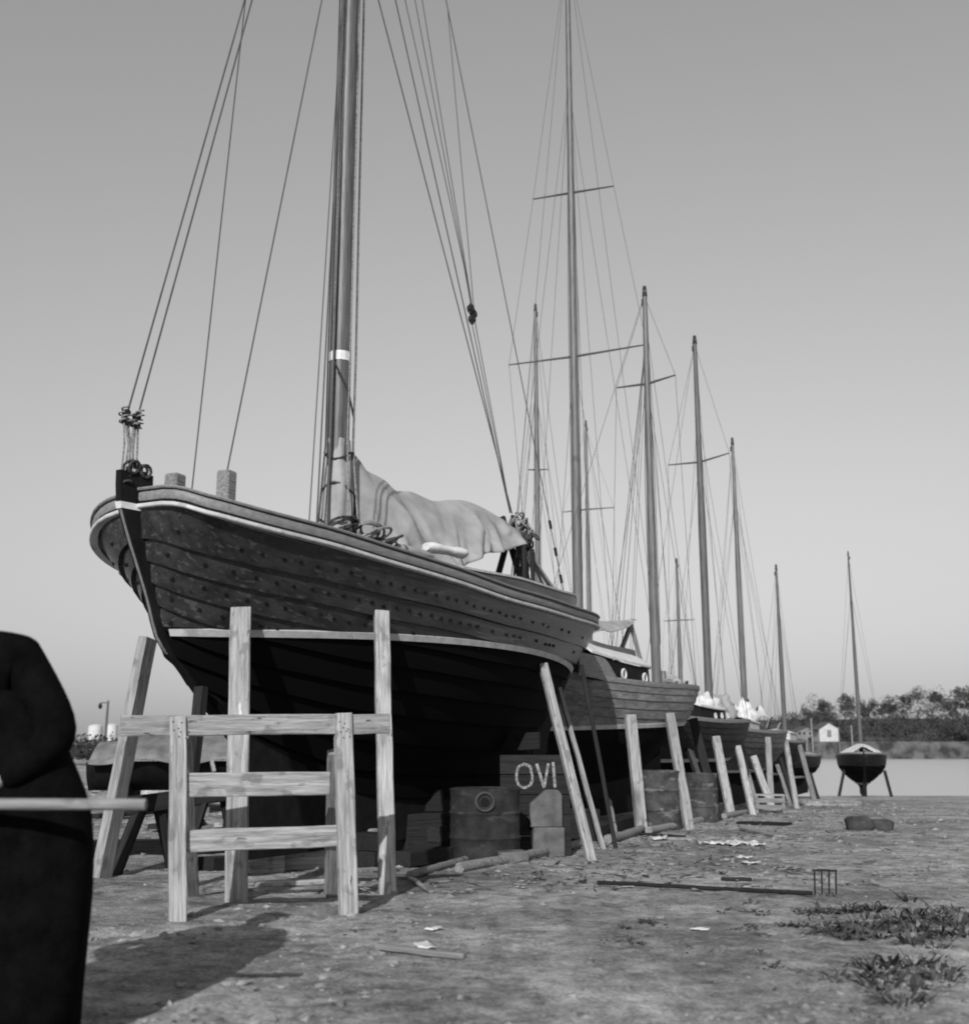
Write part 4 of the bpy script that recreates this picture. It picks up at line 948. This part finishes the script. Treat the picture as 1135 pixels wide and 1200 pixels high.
# rags and paper scraps
SCR = ('leftmost of the row of white rags in front of the black boat', 'large white rag, second from the left in the row of rags', 'middle one of the row of white rags', 'white rag, fourth in the row of rags', 'small rag at the right end of the row of rags',
    'single white rag below the foot of the grey boat post', 'small white scrap just below the row of rags', 'small white scrap, lower of two below the row of rags', 'tiny white scrap on the sand right of the trestle foot', 'white scrap near the stick at the bottom', 'tiny white scrap among the weeds below the rake')
for k, (u, v, s) in enumerate(((830, 990, .12), (845, 990, .16), (858, 991, .12), (872, 990, .15), (885, 992, .1), (772, 986, .14), (872, 1007, .07), (879, 1013, .08), (508, 1091, .05), (497, 1113, .07), (820, 1090, .05))):
    p = spot(u, v); rows = []
    for i in range(7): rows.append([Vector(((i / 6 - .5) * s * 2.2, (j / 4 - .5) * s * 1.4, .5 * s * abs(noise.noise(Vector((i * .6, j * .7, k * 3.1)))) + .012)) for j in range(5)])
    mb = MB(); mb.grid(rows); o = mb.build('paper_scrap', 'canvas_white', smooth=60); o.location = (p.x, p.y, gz(p.x, p.y)); o.rotation_euler = (0, 0, k * .9)
    sm = o.modifiers.new('thickness', 'SOLIDIFY'); sm.thickness = .004
    tag(o, SCR[k], 'scrap', 'white scraps on the sand')

# garden rake lying on the sand, tines up
p, q = spot(700, 1041), spot(952, 1054)
rk = empty('rake', (p.x, p.y, gz(p.x, p.y)), 0, 'long-handled rake lying on the sand with its tines up', 'rake'); o5 = Vector(rk.location)
q.z = gz(q.x, q.y) + .03; p2 = Vector((p.x, p.y, gz(p.x, p.y) + .03)); mb = MB()
mb.tube([p2.lerp(q, i / 8) - o5 + Vector((0, 0, rnd.uniform(-.004, .004))) for i in range(9)], .016, 8); mb.build('handle', 'board_dark', rk, smooth=60)
dr = (q - p2).normalized(); sd = Vector((1, .12, 0)).normalized()
for k in range(4):
    c = q - o5 + sd * (.02 + .055 * k) + Vector((0, .0, 0)); mb = MB(); mb.tube([c + Vector((0, 0, -.01)), c + Vector((rnd.uniform(-.01, .01), 0, .17))], .007, 6); mb.build('tine', 'iron', rk)
mb = MB(); mb.tube([q - o5 + sd * .01 + Vector((0, 0, .168)), q - o5 + sd * .20 + Vector((0, 0, .160))], .008, 6); mb.build('head_bar', 'iron', rk)

# ------------------------------------------------------------------ litter: stones and chips (stuff)
mb = MB(); chips = MB()
OCT = [(1,0,0),(-1,0,0),(0,1,0),(0,-1,0),(0,0,1),(0,0,-1)]; OF = [(0,2,4),(2,1,4),(1,3,4),(3,0,4),(2,0,5),(1,2,5),(3,1,5),(0,3,5)]
for k in range(9000):
    y = 4.2 + 34 * rnd.random() ** 2.0; x = rnd.uniform(-.45 * y, .5 * y)
    s = rnd.choice((.003, .004, .005, .007, .010, .016, .024)) * rnd.uniform(.7, 1.3) * (1 + max(0, y - 6) * .06)
    if noise.noise(Vector((x * .5, y * .5, 17))) < .1 and rnd.random() < .85: continue
    c = Vector((x, y, gz(x, y) + s * .1)); rm = Matrix.Rotation(rnd.uniform(0, 6.3), 3, Vector((rnd.gauss(0, 1), rnd.gauss(0, 1), rnd.gauss(0, 1))).normalized()); mb.add([c + Vector((1, 1, .7)) * 0 + (lambda w_: Vector((w_.x * 1.4, w_.y, w_.z * .7)))(rm @ Vector((a, b, d))) * s * rnd.uniform(.7, 1.4) for a, b, d in OCT], OF)
tag(mb.build('pebbles', mat('pebbles', .05, .30, 9, rough=.9, coord='Object')), 'small stones strewn over the sand', kind='stuff')
for k in range(1500):
    u = rnd.uniform(0, 1); y = lerp(9, 36, u ** 1.3); xc = lerp(-1.2, 8.5, (y - 9) / 27) + 1.2; x = xc + rnd.gauss(.4, 1.0) * (1 + y * .03)
    l, wd = .012 + .10 * rnd.random() ** 3 * (1 + y * .02), rnd.uniform(.004, .016); an = rnd.uniform(0, 3.14); c = Vector((x, y, gz(x, y) + .012))
    d = Vector((math.cos(an), math.sin(an), rnd.uniform(-.1, .2))) * l; n_ = Vector((-math.sin(an), math.cos(an), 0)) * wd; hh = Vector((0, 0, .006))
    vs = [c - d - n_, c + d - n_, c + d + n_, c - d + n_]; chips.add(vs + [v_ + hh for v_ in vs], [(0,3,2,1),(4,5,6,7),(0,1,5,4),(1,2,6,5),(2,3,7,6),(3,0,4,7)])
tag(chips.build('wood_chips', 'chip'), 'chips and splinters of wood strewn along the row', kind='stuff')
# weeds low on the right
def weed(mb, c, n, h, sp):
    for k in range(n):
        an = rnd.uniform(0, 6.28); l = h * rnd.choice((.25, .4, .5, .6, .8, 1.2)) * rnd.uniform(.7, 1.1); r = sp * rnd.random(); b = c + Vector((math.cos(an) * r * .6, math.sin(an) * r * .6, 0)); b.z = gz(b.x, b.y) - .01
        o = Vector((math.cos(an), math.sin(an), 0)); sd = Vector((-o.y, o.x, 0)) * rnd.choice((.002, .003, .005, .007, .009, .012, .016)) * rnd.uniform(.7, 1.2)
        p1 = b + o * l * .5 + Vector((0, 0, l * rnd.uniform(.25, .6))); p2 = b + o * l * rnd.uniform(.9, 1.3) + Vector((0, 0, l * rnd.uniform(.05, .75)))
        mb.add([b - sd * .4, b + sd * .4, p1 + sd, p1 - sd, p2], [(0, 1, 2, 3), (3, 2, 4)])
mb = MB()
for (u, v, du, dv, cnt, h, sp) in ((760, 1083, 30, 10, 6, .05, .07), (735, 1104, 20, 6, 5, .045, .06), (860, 1066, 46, 10, 8, .05, .07), (870, 1096, 40, 8, 6, .05, .07), (965, 1068, 46, 8, 24, .06, .08), (1000, 1092, 60, 12, 30, .08, .09), (950, 1082, 60, 10, 16, .05, .07), (1030, 1075, 30, 16, 10, .12, .1), (1090, 1090, 50, 30, 24, .13, .12), (820, 1116, 70, 8, 6, .03, .06), (940, 1140, 120, 14, 8, .045, .07), (1060, 1150, 70, 26, 16, .12, .12)):
    for k in range(cnt):
        c = spot(u + rnd.gauss(0, du * .5), v + rnd.gauss(0, dv * .5)); weed(mb, c, rnd.randint(16, 44), h * rnd.uniform(.5, 1.2), sp * 1.3)
for k in range(70):
    y = rnd.uniform(9, 30); x = rnd.uniform(.15 * y + 1, .5 * y); weed(mb, Vector((x, y, 0)), rnd.randint(6, 16), rnd.uniform(.03, .06), .1)
tag(mb.build('weeds', 'leaf'), 'low dark weeds growing in the sand at lower right', kind='stuff')

# ------------------------------------------------------------------ background at left
p = at(205, 893, 17.5); cb = empty('covered_boat', (p.x, p.y, gz(p.x, p.y)), R(4), 'low dark boat under a pale tent cover, seen behind the trestle', 'boat')
zc_ = p.z - cb.location.z
rows = []
for i in range(21):
    t = i / 20; x = lerp(-1.25, 1.9, t); wdt = .75 * math.sin(math.pi * (.06 + .88 * t)) ** .5
    rows.append([Vector((x, -wdt, zc_)), Vector((x, -wdt * .8, zc_ - .22)), Vector((x, -.1, zc_ - .42)), Vector((x, .1, zc_ - .42)), Vector((x, wdt * .8, zc_ - .22)), Vector((x, wdt, zc_))])
mb = MB(); mb.loft(rows); mb.build('hull', 'black', cb, smooth=40)
for sx in (-.7, 1.1): mb = MB(); mb.box((sx - .12, -.4, 0), (sx + .12, .4, zc_ - .36)); mb.build('trestle_block', 'board_dark', cb)
o = drape('canvas_cover', cb, -1.15, 2.0, [(0, zc_ + .30), (.5, zc_ + .46), (1, zc_ + .42)], [(0, .30), (.5, .44), (1, .40)], [(0, .6), (.3, .85), (.7, .85), (1, .6)], 'canvas_old', 7.0, 60, 24, .05, CREASES)
tag(o, 'pale tent cover over the low boat behind the trestle', 'canvas cover')
tag(board('plank', spot(240, 925) + Vector((0, 0, 0)), at(250, 898, 16.4), .16, .05, (0, -1, 0), 'board'), 'short pale board leaning on the low covered boat', 'plank')
# grassy heap
bm = MB(); p = spot(175, 930); rows = []
for i in range(17):
    rows.append([Vector(((i / 16 - .5) * 1.9, (j / 8 - .5) * 1.0, (.30 * max(0, math.cos((i / 16 - .5) * 3.1)) * max(0, math.cos((j / 8 - .5) * 3.1)) - .03) * (1 + .3 * noise.noise(Vector((i * .5, j * .6, 2)))))) for j in range(9)])
bm.grid(rows); o = bm.build('earth_heap', 'ground', smooth=60); o.location = p; tag(o, 'small heap of earth behind the sawhorse', kind='structure')
mb = MB()
for k in range(60):
    c = p + Vector((rnd.gauss(0, .4), rnd.gauss(0, .2), 0)); weed(mb, c, 12, .16, .1)
mb.v = [(x, y, z + .22 * max(0, 1 - abs(x - p.x) / 1.0)) for x, y, z in mb.v]
tag(mb.build('heap_grass', 'leaf'), 'grass growing on the earth heap behind the sawhorse', kind='stuff')
# street lamp
p = at(122, 884, 60); lp = empty('street_lamp', (p.x, p.y, gbase(p.x, p.y)), 0, 'slim street lamp with hanging lantern far off at left', 'street lamp')
hz = at(124, 821, 60).z - lp.location.z; mb = MB(); mb.tube([(0, 0, 0), (.02, 0, hz)], [.09, .06], 8); mb.build('pole', 'spar_dark', lp)
mb = MB(); mb.tube([(0, 0, hz - .12), (-.38, 0, hz - .12)], .03, 6); mb.build('arm', 'spar_dark', lp)
mb = MB(); mb.tube([(-.38, 0, hz - .12), (-.38, 0, hz - .2), (-.38, 0, hz - .32), (-.38, 0, hz - .44)], [.03, .08, .12, .06], 8); mb.build('lantern', 'iron', lp)
# storage tanks, shed
for lb, u0, u1, vt, Y in (('white storage tank far off, left of the street lamp', 104, 120, 849, 150), ('white storage tank far off, right of the street lamp', 125, 138, 848, 150), ('small white storage tank far off at the left edge', 60, 84, 848, 160)):
    a, b = at(u0, vt, Y), at(u1, vt, Y); r = (b.x - a.x) / 2; g = gbase(a.x, Y); e = empty('storage_tank', ((a.x + b.x) / 2, Y, g), 0, lb, 'tank', 'storage tanks'); h = a.z - g; n = 24
    mb = MB(); mb.loft([[Vector((r * math.cos(k * 2 * math.pi / n), r * math.sin(k * 2 * math.pi / n), z)) for k in range(n)] for z in (0, h * .93)]); mb.build('shell', 'tank', e, smooth=40)
    mb = MB(); mb.loft([[Vector((q_ * math.cos(k * 2 * math.pi / n), q_ * math.sin(k * 2 * math.pi / n), z)) for k in range(n)] for q_, z in ((r * 1.03, h * .93 + .005), (r * .6, h * .98), (.02, h))]); mb.build('roof', 'tank', e, smooth=40)
def shed(name, label, u0, u1, vt, vb_, Y, m, depth=5, rh=.35, win=0):
    a, b = at(u0, vt, Y), at(u1, vt, Y); wd = b.x - a.x; g = at(u0, vb_, Y).z; h = a.z - g; e = empty(name, ((a.x + b.x) / 2, Y, g), 0, label, 'building')
    hw = h * (1 - rh); mb = MB(); x = wd / 2
    mb.loft([[Vector((-x, y, -1.2)), Vector((x, y, -1.2)), Vector((x, y, hw)), Vector((0, y, h)), Vector((-x, y, hw))] for y in (0, depth)]); mb.build('wall', m, e)
    for s in (-1, 1):
        mb = MB(); o_ = .12 * wd; k = (h - hw) / x
        mb.loft([[Vector((0, y, h + .02)), Vector((0, y, h + .16)), Vector((s * (x + o_), y, hw - k * o_ + .16)), Vector((s * (x + o_), y, hw - k * o_ + .02))] for y in (-.3, depth + .3)]); mb.build('roof', 'roof', e)
    mb = MB(); mb.box((-.45, -.06, 0), (.45, -.005, min(2.0, hw * .85))); mb.build('door', 'board_grey', e)
    for k in range(win): mb = MB(); xx = -x + wd * (k + .5) / win; mb.box((xx - .3, -.05, hw * .45), (xx + .3, -.006, hw * .8)); mb.build('window', 'glass', e)
    return e
shed('boathouse', 'white gabled boathouse on the far shore', 959, 982, 847, 864, 252, 'wall_white', 6, .42)
shed('long_shed', 'long dark shed on the far shore left of the white boathouse', 933, 957, 852, 864, 262, 'board_grey', 6, .4, 4)
# rough bushes and a rubble strip behind the covered boat
mb = MB(); br = random.Random(3)
for k in range(70):
    p = at(br.uniform(40, 420), 870, br.uniform(52, 58)); r_ = br.uniform(.7, 1.25); g = gbase(p.x, p.y)
    for j_ in range(240):
        d = Vector((br.gauss(0, 1), br.gauss(0, 1), abs(br.gauss(0, 1)) * 1.0)).normalized(); q = Vector((p.x, p.y, g + r_ * .3)) + Vector((d.x * r_ * 1.5, d.y * r_, d.z * r_)) * br.uniform(.6, 1.05); sz = br.uniform(.04, .1)
        n_ = (d + Vector((br.gauss(0, .6), br.gauss(0, .6), br.gauss(0, .6)))).normalized(); a_ = n_.orthogonal().normalized() * sz; b_ = n_.cross(a_).normalized() * sz
        mb.add([q - a_, q - b_ * .6, q + a_, q + b_ * .6], [(0, 1, 2, 3)])
tag(mb.build('far_bushes', 'wood_far'), 'low grey bushes along the far left edge of the yard', kind='stuff')
mb = MB()
for k in range(420):
    c = spot(br.uniform(60, 330), br.choice((br.uniform(905, 1000), br.uniform(905, 960)))); sz = br.choice((.02, .03, .05, .08, .12)) * br.uniform(.7, 1.3)
    rm = Matrix.Rotation(br.uniform(0, 6.3), 3, Vector((br.gauss(0, 1), br.gauss(0, 1), br.gauss(0, 1))).normalized())
    mb.add([c + Vector((w_.x * 1.5, w_.y, w_.z * .6)) for w_ in [(rm @ Vector(o_)) * sz * br.uniform(.6, 1.4) for o_ in ((1,0,0),(-1,0,0),(0,1,0),(0,-1,0),(0,0,1),(0,0,-1))]], [(0,2,4),(2,1,4),(1,3,4),(3,0,4),(2,0,5),(1,2,5),(3,1,5),(0,3,5)])
tag(mb.build('rubble', mat('rubble', .05, .26, 3, rough=.95)), 'broken stones and lumps strewn behind the sawhorse at left', kind='stuff')
for lb, a_, b_, wd_, m_ in (('dark plank lying left behind the sawhorse legs', (110, 962), (200, 955), .16, 'board_dark'), ('grey plank lying across the rubble behind the trestle', (225, 948), (300, 955), .14, 'board_grey'), ('pale short plank lying in the rubble near the bow', (255, 972), (305, 968), .12, 'board'), ('dark broken board leaning in the rubble behind the left post', (180, 975), (232, 968), .18, 'board_dark')):
    lying('plank', lb, a_, b_, wd_, .06, m_, 'plank', lift=.03)
# far quay
a, b = at(905, 880, 238), at(1135, 880, 238); mb = MB(); mb.box((a.x - 30, 238, -3), (b.x + 60, 244, a.z + 1.9))
tag(mb.build('far_quay', mat('weedy_quay', .03, .11, .35, rough=.95, contrast=(.4, .6))), 'stone quay along the far shore', kind='structure')
for k, (u, Y, vt) in enumerate(((950, 236, 842), (982, 236, 852), (997, 236, 850), (944, 236, 858))):
    p = at(u, vt, Y); mb = MB(); mb.tube([(0, 0, 0), (0, 0, p.z + 3)], [.16, .12], 7); o = mb.build('mooring_pole', 'board_grey'); o.location = (p.x, Y, -3)
    tag(o, ('tall mooring pole before the long dark shed', 'mooring pole just right of the boathouse', 'mooring pole left of the lone boat mast', 'short mooring pole before the long dark shed')[k], 'pole', 'mooring poles on the far shore')
# wooded slope on the far shore
mb = MB(); wr = random.Random(5)
for k in range(230):
    x = wr.uniform(62, 165); y = wr.uniform(262, 330); top = interp([(880, 846), (925, 834), (945, 826), (965, 821), (985, 815), (1008, 822), (1035, 818), (1080, 808), (1135, 804), (1300, 820)], U0 + FPX * x / y)
    ztop = at(U0 + FPX * x / y, top, y).z; lim = lerp(.35, 1, sstep(262, 320, y))
    rad = wr.choice((1.5, 2.2, 2.8, 3.6, 4.4)) * wr.uniform(.85, 1.15); c = Vector((x, y, lerp(1.0, ztop, lim) - rad * wr.uniform(.5, 2.0)))
    lobes = [(c + Vector((wr.gauss(0, rad * .5), wr.gauss(0, rad * .4), wr.gauss(0, rad * .35))), rad * wr.uniform(.35, .7)) for _ in range(8)]
    for j in range(int(170 * rad + 160)):
        lc, lr = wr.choice(lobes); d = Vector((wr.gauss(0, 1), wr.gauss(0, 1), wr.gauss(0, 1))).normalized(); p = lc + d * lr * wr.uniform(.75, 1.0)
        s = wr.uniform(.12, .24); n_ = (d + Vector((wr.gauss(0, .5), wr.gauss(0, .5), wr.gauss(0, .5)))).normalized(); a_ = n_.orthogonal().normalized() * s; b_ = n_.cross(a_).normalized() * s
        mb.add([p - a_, p - b_ * .7, p + a_, p + b_ * .7], [(0, 1, 2, 3)])
tag(mb.build('far_wood', 'wood_far'), 'dark wood covering the hill on the far shore', kind='stuff')

# ------------------------------------------------------------------ person at the left edge, in a dark coat, holding a pole
PY = 4.3
def skin_mesh(name, pts, edges, rad, m, parent, sub=2, root=0):
    me = bpy.data.meshes.new(name); me.from_pydata([tuple(p) for p in pts], edges, []); o = bpy.data.objects.new(name, me); C.objects.link(o)
    sk = o.modifiers.new('skin', 'SKIN'); sk.use_smooth_shade = True; ss = o.modifiers.new('sub', 'SUBSURF'); ss.levels = ss.render_levels = sub
    for i, r in enumerate(rad):
        v = me.skin_vertices[0].data[i]; v.radius = r if isinstance(r, tuple) else (r, r); v.use_root = (i == root)
    dg = bpy.context.evaluated_depsgraph_get(); ev = bpy.data.meshes.new_from_object(o.evaluated_get(dg)); bpy.data.objects.remove(o)
    for p in ev.polygons: p.use_smooth = True
    ev.name = name; ev.materials.clear(); ev.materials.append(M[m]); o = bpy.data.objects.new(name, ev); C.objects.link(o); o.parent = parent; return o
pc = at(-76, 1000, PY); gp = gz(pc.x, PY)
per = empty('person', (pc.x, PY, gp), 0, 'person in a long dark coat at the left edge, holding a pole', 'person')
def W(u, v, Y): return at(u, v, Y) - Vector((pc.x, PY, gp))
poleY = 4.02
hand1 = W(-58, 943, poleY); hand2 = W(-135, 943, poleY)
sh_r, sh_l = Vector((.235, .0, 1.39)), Vector((-.21, .0, 1.44))
el_r = W(76, 866, 4.28); el_l = Vector((-.42, -.02, 1.12))
pts = [Vector((0, .02, .95)), Vector((0, .03, 1.2)), Vector((0, .02, 1.42)), Vector((0, .01, 1.53)), Vector((.0, -.01, 1.62)), Vector((0, -.02, 1.72)), Vector((0, -.01, 1.79)),
       Vector((.10, .02, .90)), Vector((.12, .0, .50)), Vector((.13, .03, .09)), Vector((.15, -.13, .04)),
       Vector((-.10, .02, .90)), Vector((-.12, .0, .50)), Vector((-.13, .03, .09)), Vector((-.16, -.13, .04)),
       sh_r, el_r, hand1 + Vector((.03, .09, .03)), sh_l, el_l, hand2 + Vector((.0, .09, .03))]
ed = [(0,1),(1,2),(2,3),(3,4),(4,5),(5,6),(0,7),(7,8),(8,9),(9,10),(0,11),(11,12),(12,13),(13,14),(2,15),(15,16),(16,17),(2,18),(18,19),(19,20)]
rad = [(.15,.11),(.15,.11),(.14,.1),.058,(.075,.09),(.078,.098),(.055,.07),.09,.062,.045,(.045,.035),.09,.062,.045,(.045,.035),.06,.045,.033,.06,.045,.033]
def hand(base, fwd, pts, ed, rad, wi):
    """palm and five fingers closed round the pole that runs along x"""
    p0 = len(pts); palm = base + Vector((0, -.05, -.005)); pts.append(palm); rad.append((.03, .022)); ed.append((wi, p0))
    for k in range(4):
        x = (-.033 + .022 * k) * fwd; ln = (.9, 1.0, .97, .8)[k]
        q = [base + Vector((x, -.085, .012)), base + Vector((x, -.125 * (.5 + ln * .5), .005)), base + Vector((x, -.13 * (.5 + ln * .5), -.032)), base + Vector((x, -.10, -.055))]
        i0 = len(pts); pts.extend(q); rad.extend((.0095, .009, .0085, .0075)); ed.extend([(p0, i0), (i0, i0+1), (i0+1, i0+2), (i0+2, i0+3)])
    i0 = len(pts); pts.extend([base + Vector((-.055 * fwd, -.05, -.012)), base + Vector((-.062 * fwd, -.085, -.035)), base + Vector((-.04 * fwd, -.105, -.06))]); rad.extend((.012, .0105, .009)); ed.extend([(p0, i0), (i0, i0+1), (i0+1, i0+2)])
hand(pts[17], 1, pts, ed, rad, 17); hand(pts[20], -1, pts, ed, rad, 20)
skin_mesh('body', pts, ed, rad, 'skin', per)
# coat: torso with sleeves, then the skirt
cp = [Vector((0, .03, .92)), Vector((0, .03, 1.18)), Vector((0, .02, 1.40)), Vector((0, .01, 1.50)), sh_r + Vector((.02, 0, 0)), el_r, hand1.lerp(el_r, .22) + Vector((.03, .07, .02)), sh_l, el_l, hand2.lerp(el_l, .22) + Vector((0, .07, .02))]
skin_mesh('coat', cp, [(0,1),(1,2),(2,3),(2,4),(4,5),(5,6),(2,7),(7,8),(8,9)], [(.3,.17),(.3,.17),(.22,.15),.08,.098,.09,.065,.098,.083,.06], 'cloth_black', per)
rows = []
for i in range(14):
    t = i / 13; z = lerp(1.26, .05, t); rx, ry = lerp(.24, .43, sstep(-.05, .42, t) ** .8) * (1 - .05 * sstep(.55, 1, t)), lerp(.17, .25, t)
    rows.append([Vector((rx * math.cos(k * math.pi / 14) * (1 + .05 * math.sin(k * 1.7) * t) + .09 + .05 * sstep(0, .6, t), .03 + ry * math.sin(k * math.pi / 14) * (1 + .06 * math.sin(k * 2.3 + 1) * t), z)) for k in range(28)])
mb = MB(); mb.loft(rows, False); o = mb.build('coat_skirt', 'cloth_black', per, smooth=80); sm = o.modifiers.new('thickness', 'SOLIDIFY'); sm.thickness = .012
for s in (1, -1):
    rows = [[Vector((s * lerp(.11, .135, t) + .015 + r * math.cos(k * math.pi / 8), .015 + r * math.sin(k * math.pi / 8), lerp(.85, .06, t))) for k in range(16)] for t, r in ((0, .11), (.3, .10), (.6, .088), (.85, .082), (1, .088))]
    mb = MB(); mb.loft(rows, False); mb.build('trouser_leg', 'cloth_black', per, smooth=80)
    rows = [[Vector((s * .145 + x_ * .05, y_ + .0, z)) for x_, y_ in ((-1, .06), (-.9, -.1), (-.4, -.2), (.4, -.2), (.9, -.1), (1, .06), (.5, .1), (-.5, .1))] for z in (-.005, .06)] + [[Vector((s * .145 + x_ * .038, y_ * .75 + .01, .10)) for x_, y_ in ((-1, .06), (-.9, -.1), (-.4, -.2), (.4, -.2), (.9, -.1), (1, .06), (.5, .1), (-.5, .1))]]
    mb = MB(); mb.loft(rows); mb.build('boot', 'black', per, smooth=50)
# head details: nose, eyes, ears, hair, cap
mb = MB(); mb.tube([(0, -.105, 1.70), (0, -.125, 1.665), (0, -.105, 1.652)], [.010, .016, .010], 7); mb.build('nose', 'skin', per, smooth=70)
for s in (-1, 1):
    bm = bmesh.new(); bmesh.ops.create_uvsphere(bm, u_segments=10, v_segments=8, radius=.012); me = bpy.data.meshes.new('eye'); bm.to_mesh(me); bm.free(); me.materials.append(M['black']); o = bpy.data.objects.new('eye', me); C.objects.link(o); o.parent = per; o.location = (s * .033, -.098, 1.705)
    mb = MB(); mb.tube([(s * .078, .005, 1.66), (s * .09, .01, 1.69), (s * .08, .005, 1.715)], [.012, .018, .012], 7); mb.build('ear', 'skin', per, smooth=70)
mb = MB(); mb.tube([(-.026, -.101, 1.625), (0, -.107, 1.622), (.026, -.101, 1.625)], .006, 6); mb.build('mouth', 'coaming', per)
def dome(name, m, cz, rx, ry, rz_, dy=0, z0=-.1):
    rows = [[Vector((rx * math.cos(f) * math.cos(k * math.pi / 12), dy + ry * math.cos(f) * math.sin(k * math.pi / 12), cz + rz_ * math.sin(f))) for k in range(24)] for f in [lerp(z0, math.pi / 2 - .03, i / 9) for i in range(10)]]
    mb = MB(); mb.loft(rows); mb.build(name, m, per, smooth=80)
dome('hair', 'hair', 1.72, .088, .105, .10, .012, -.4)
dome('cap', 'cloth_black', 1.765, .115, .135, .08, .0, -.15)
mb = MB(); mb.loft([[Vector((.095 * math.sin(a_), -.06 - r_ * math.cos(a_), 1.752 + dz)) for a_, r_ in [(-1.2 + .3 * k, .11) for k in range(9)]] + [Vector((.085 * math.sin(a_), -.05 - .06 * math.cos(a_), 1.76 + dz)) for a_ in [1.2 - .3 * k for k in range(9)]] for dz in (0, .008)]); mb.build('cap_peak', 'cloth_black', per)
a, b = at(-210, 942, poleY), at(171, 943, poleY + .02); mb = MB(); mb.tube([Vector((0, 0, 0)), (b - a) * .5, b - a], .020, 12); o = mb.build('pole', 'board_grey', smooth=50); o.location = a
tag(o, 'grey round pole held level by the person at the left edge', 'pole')
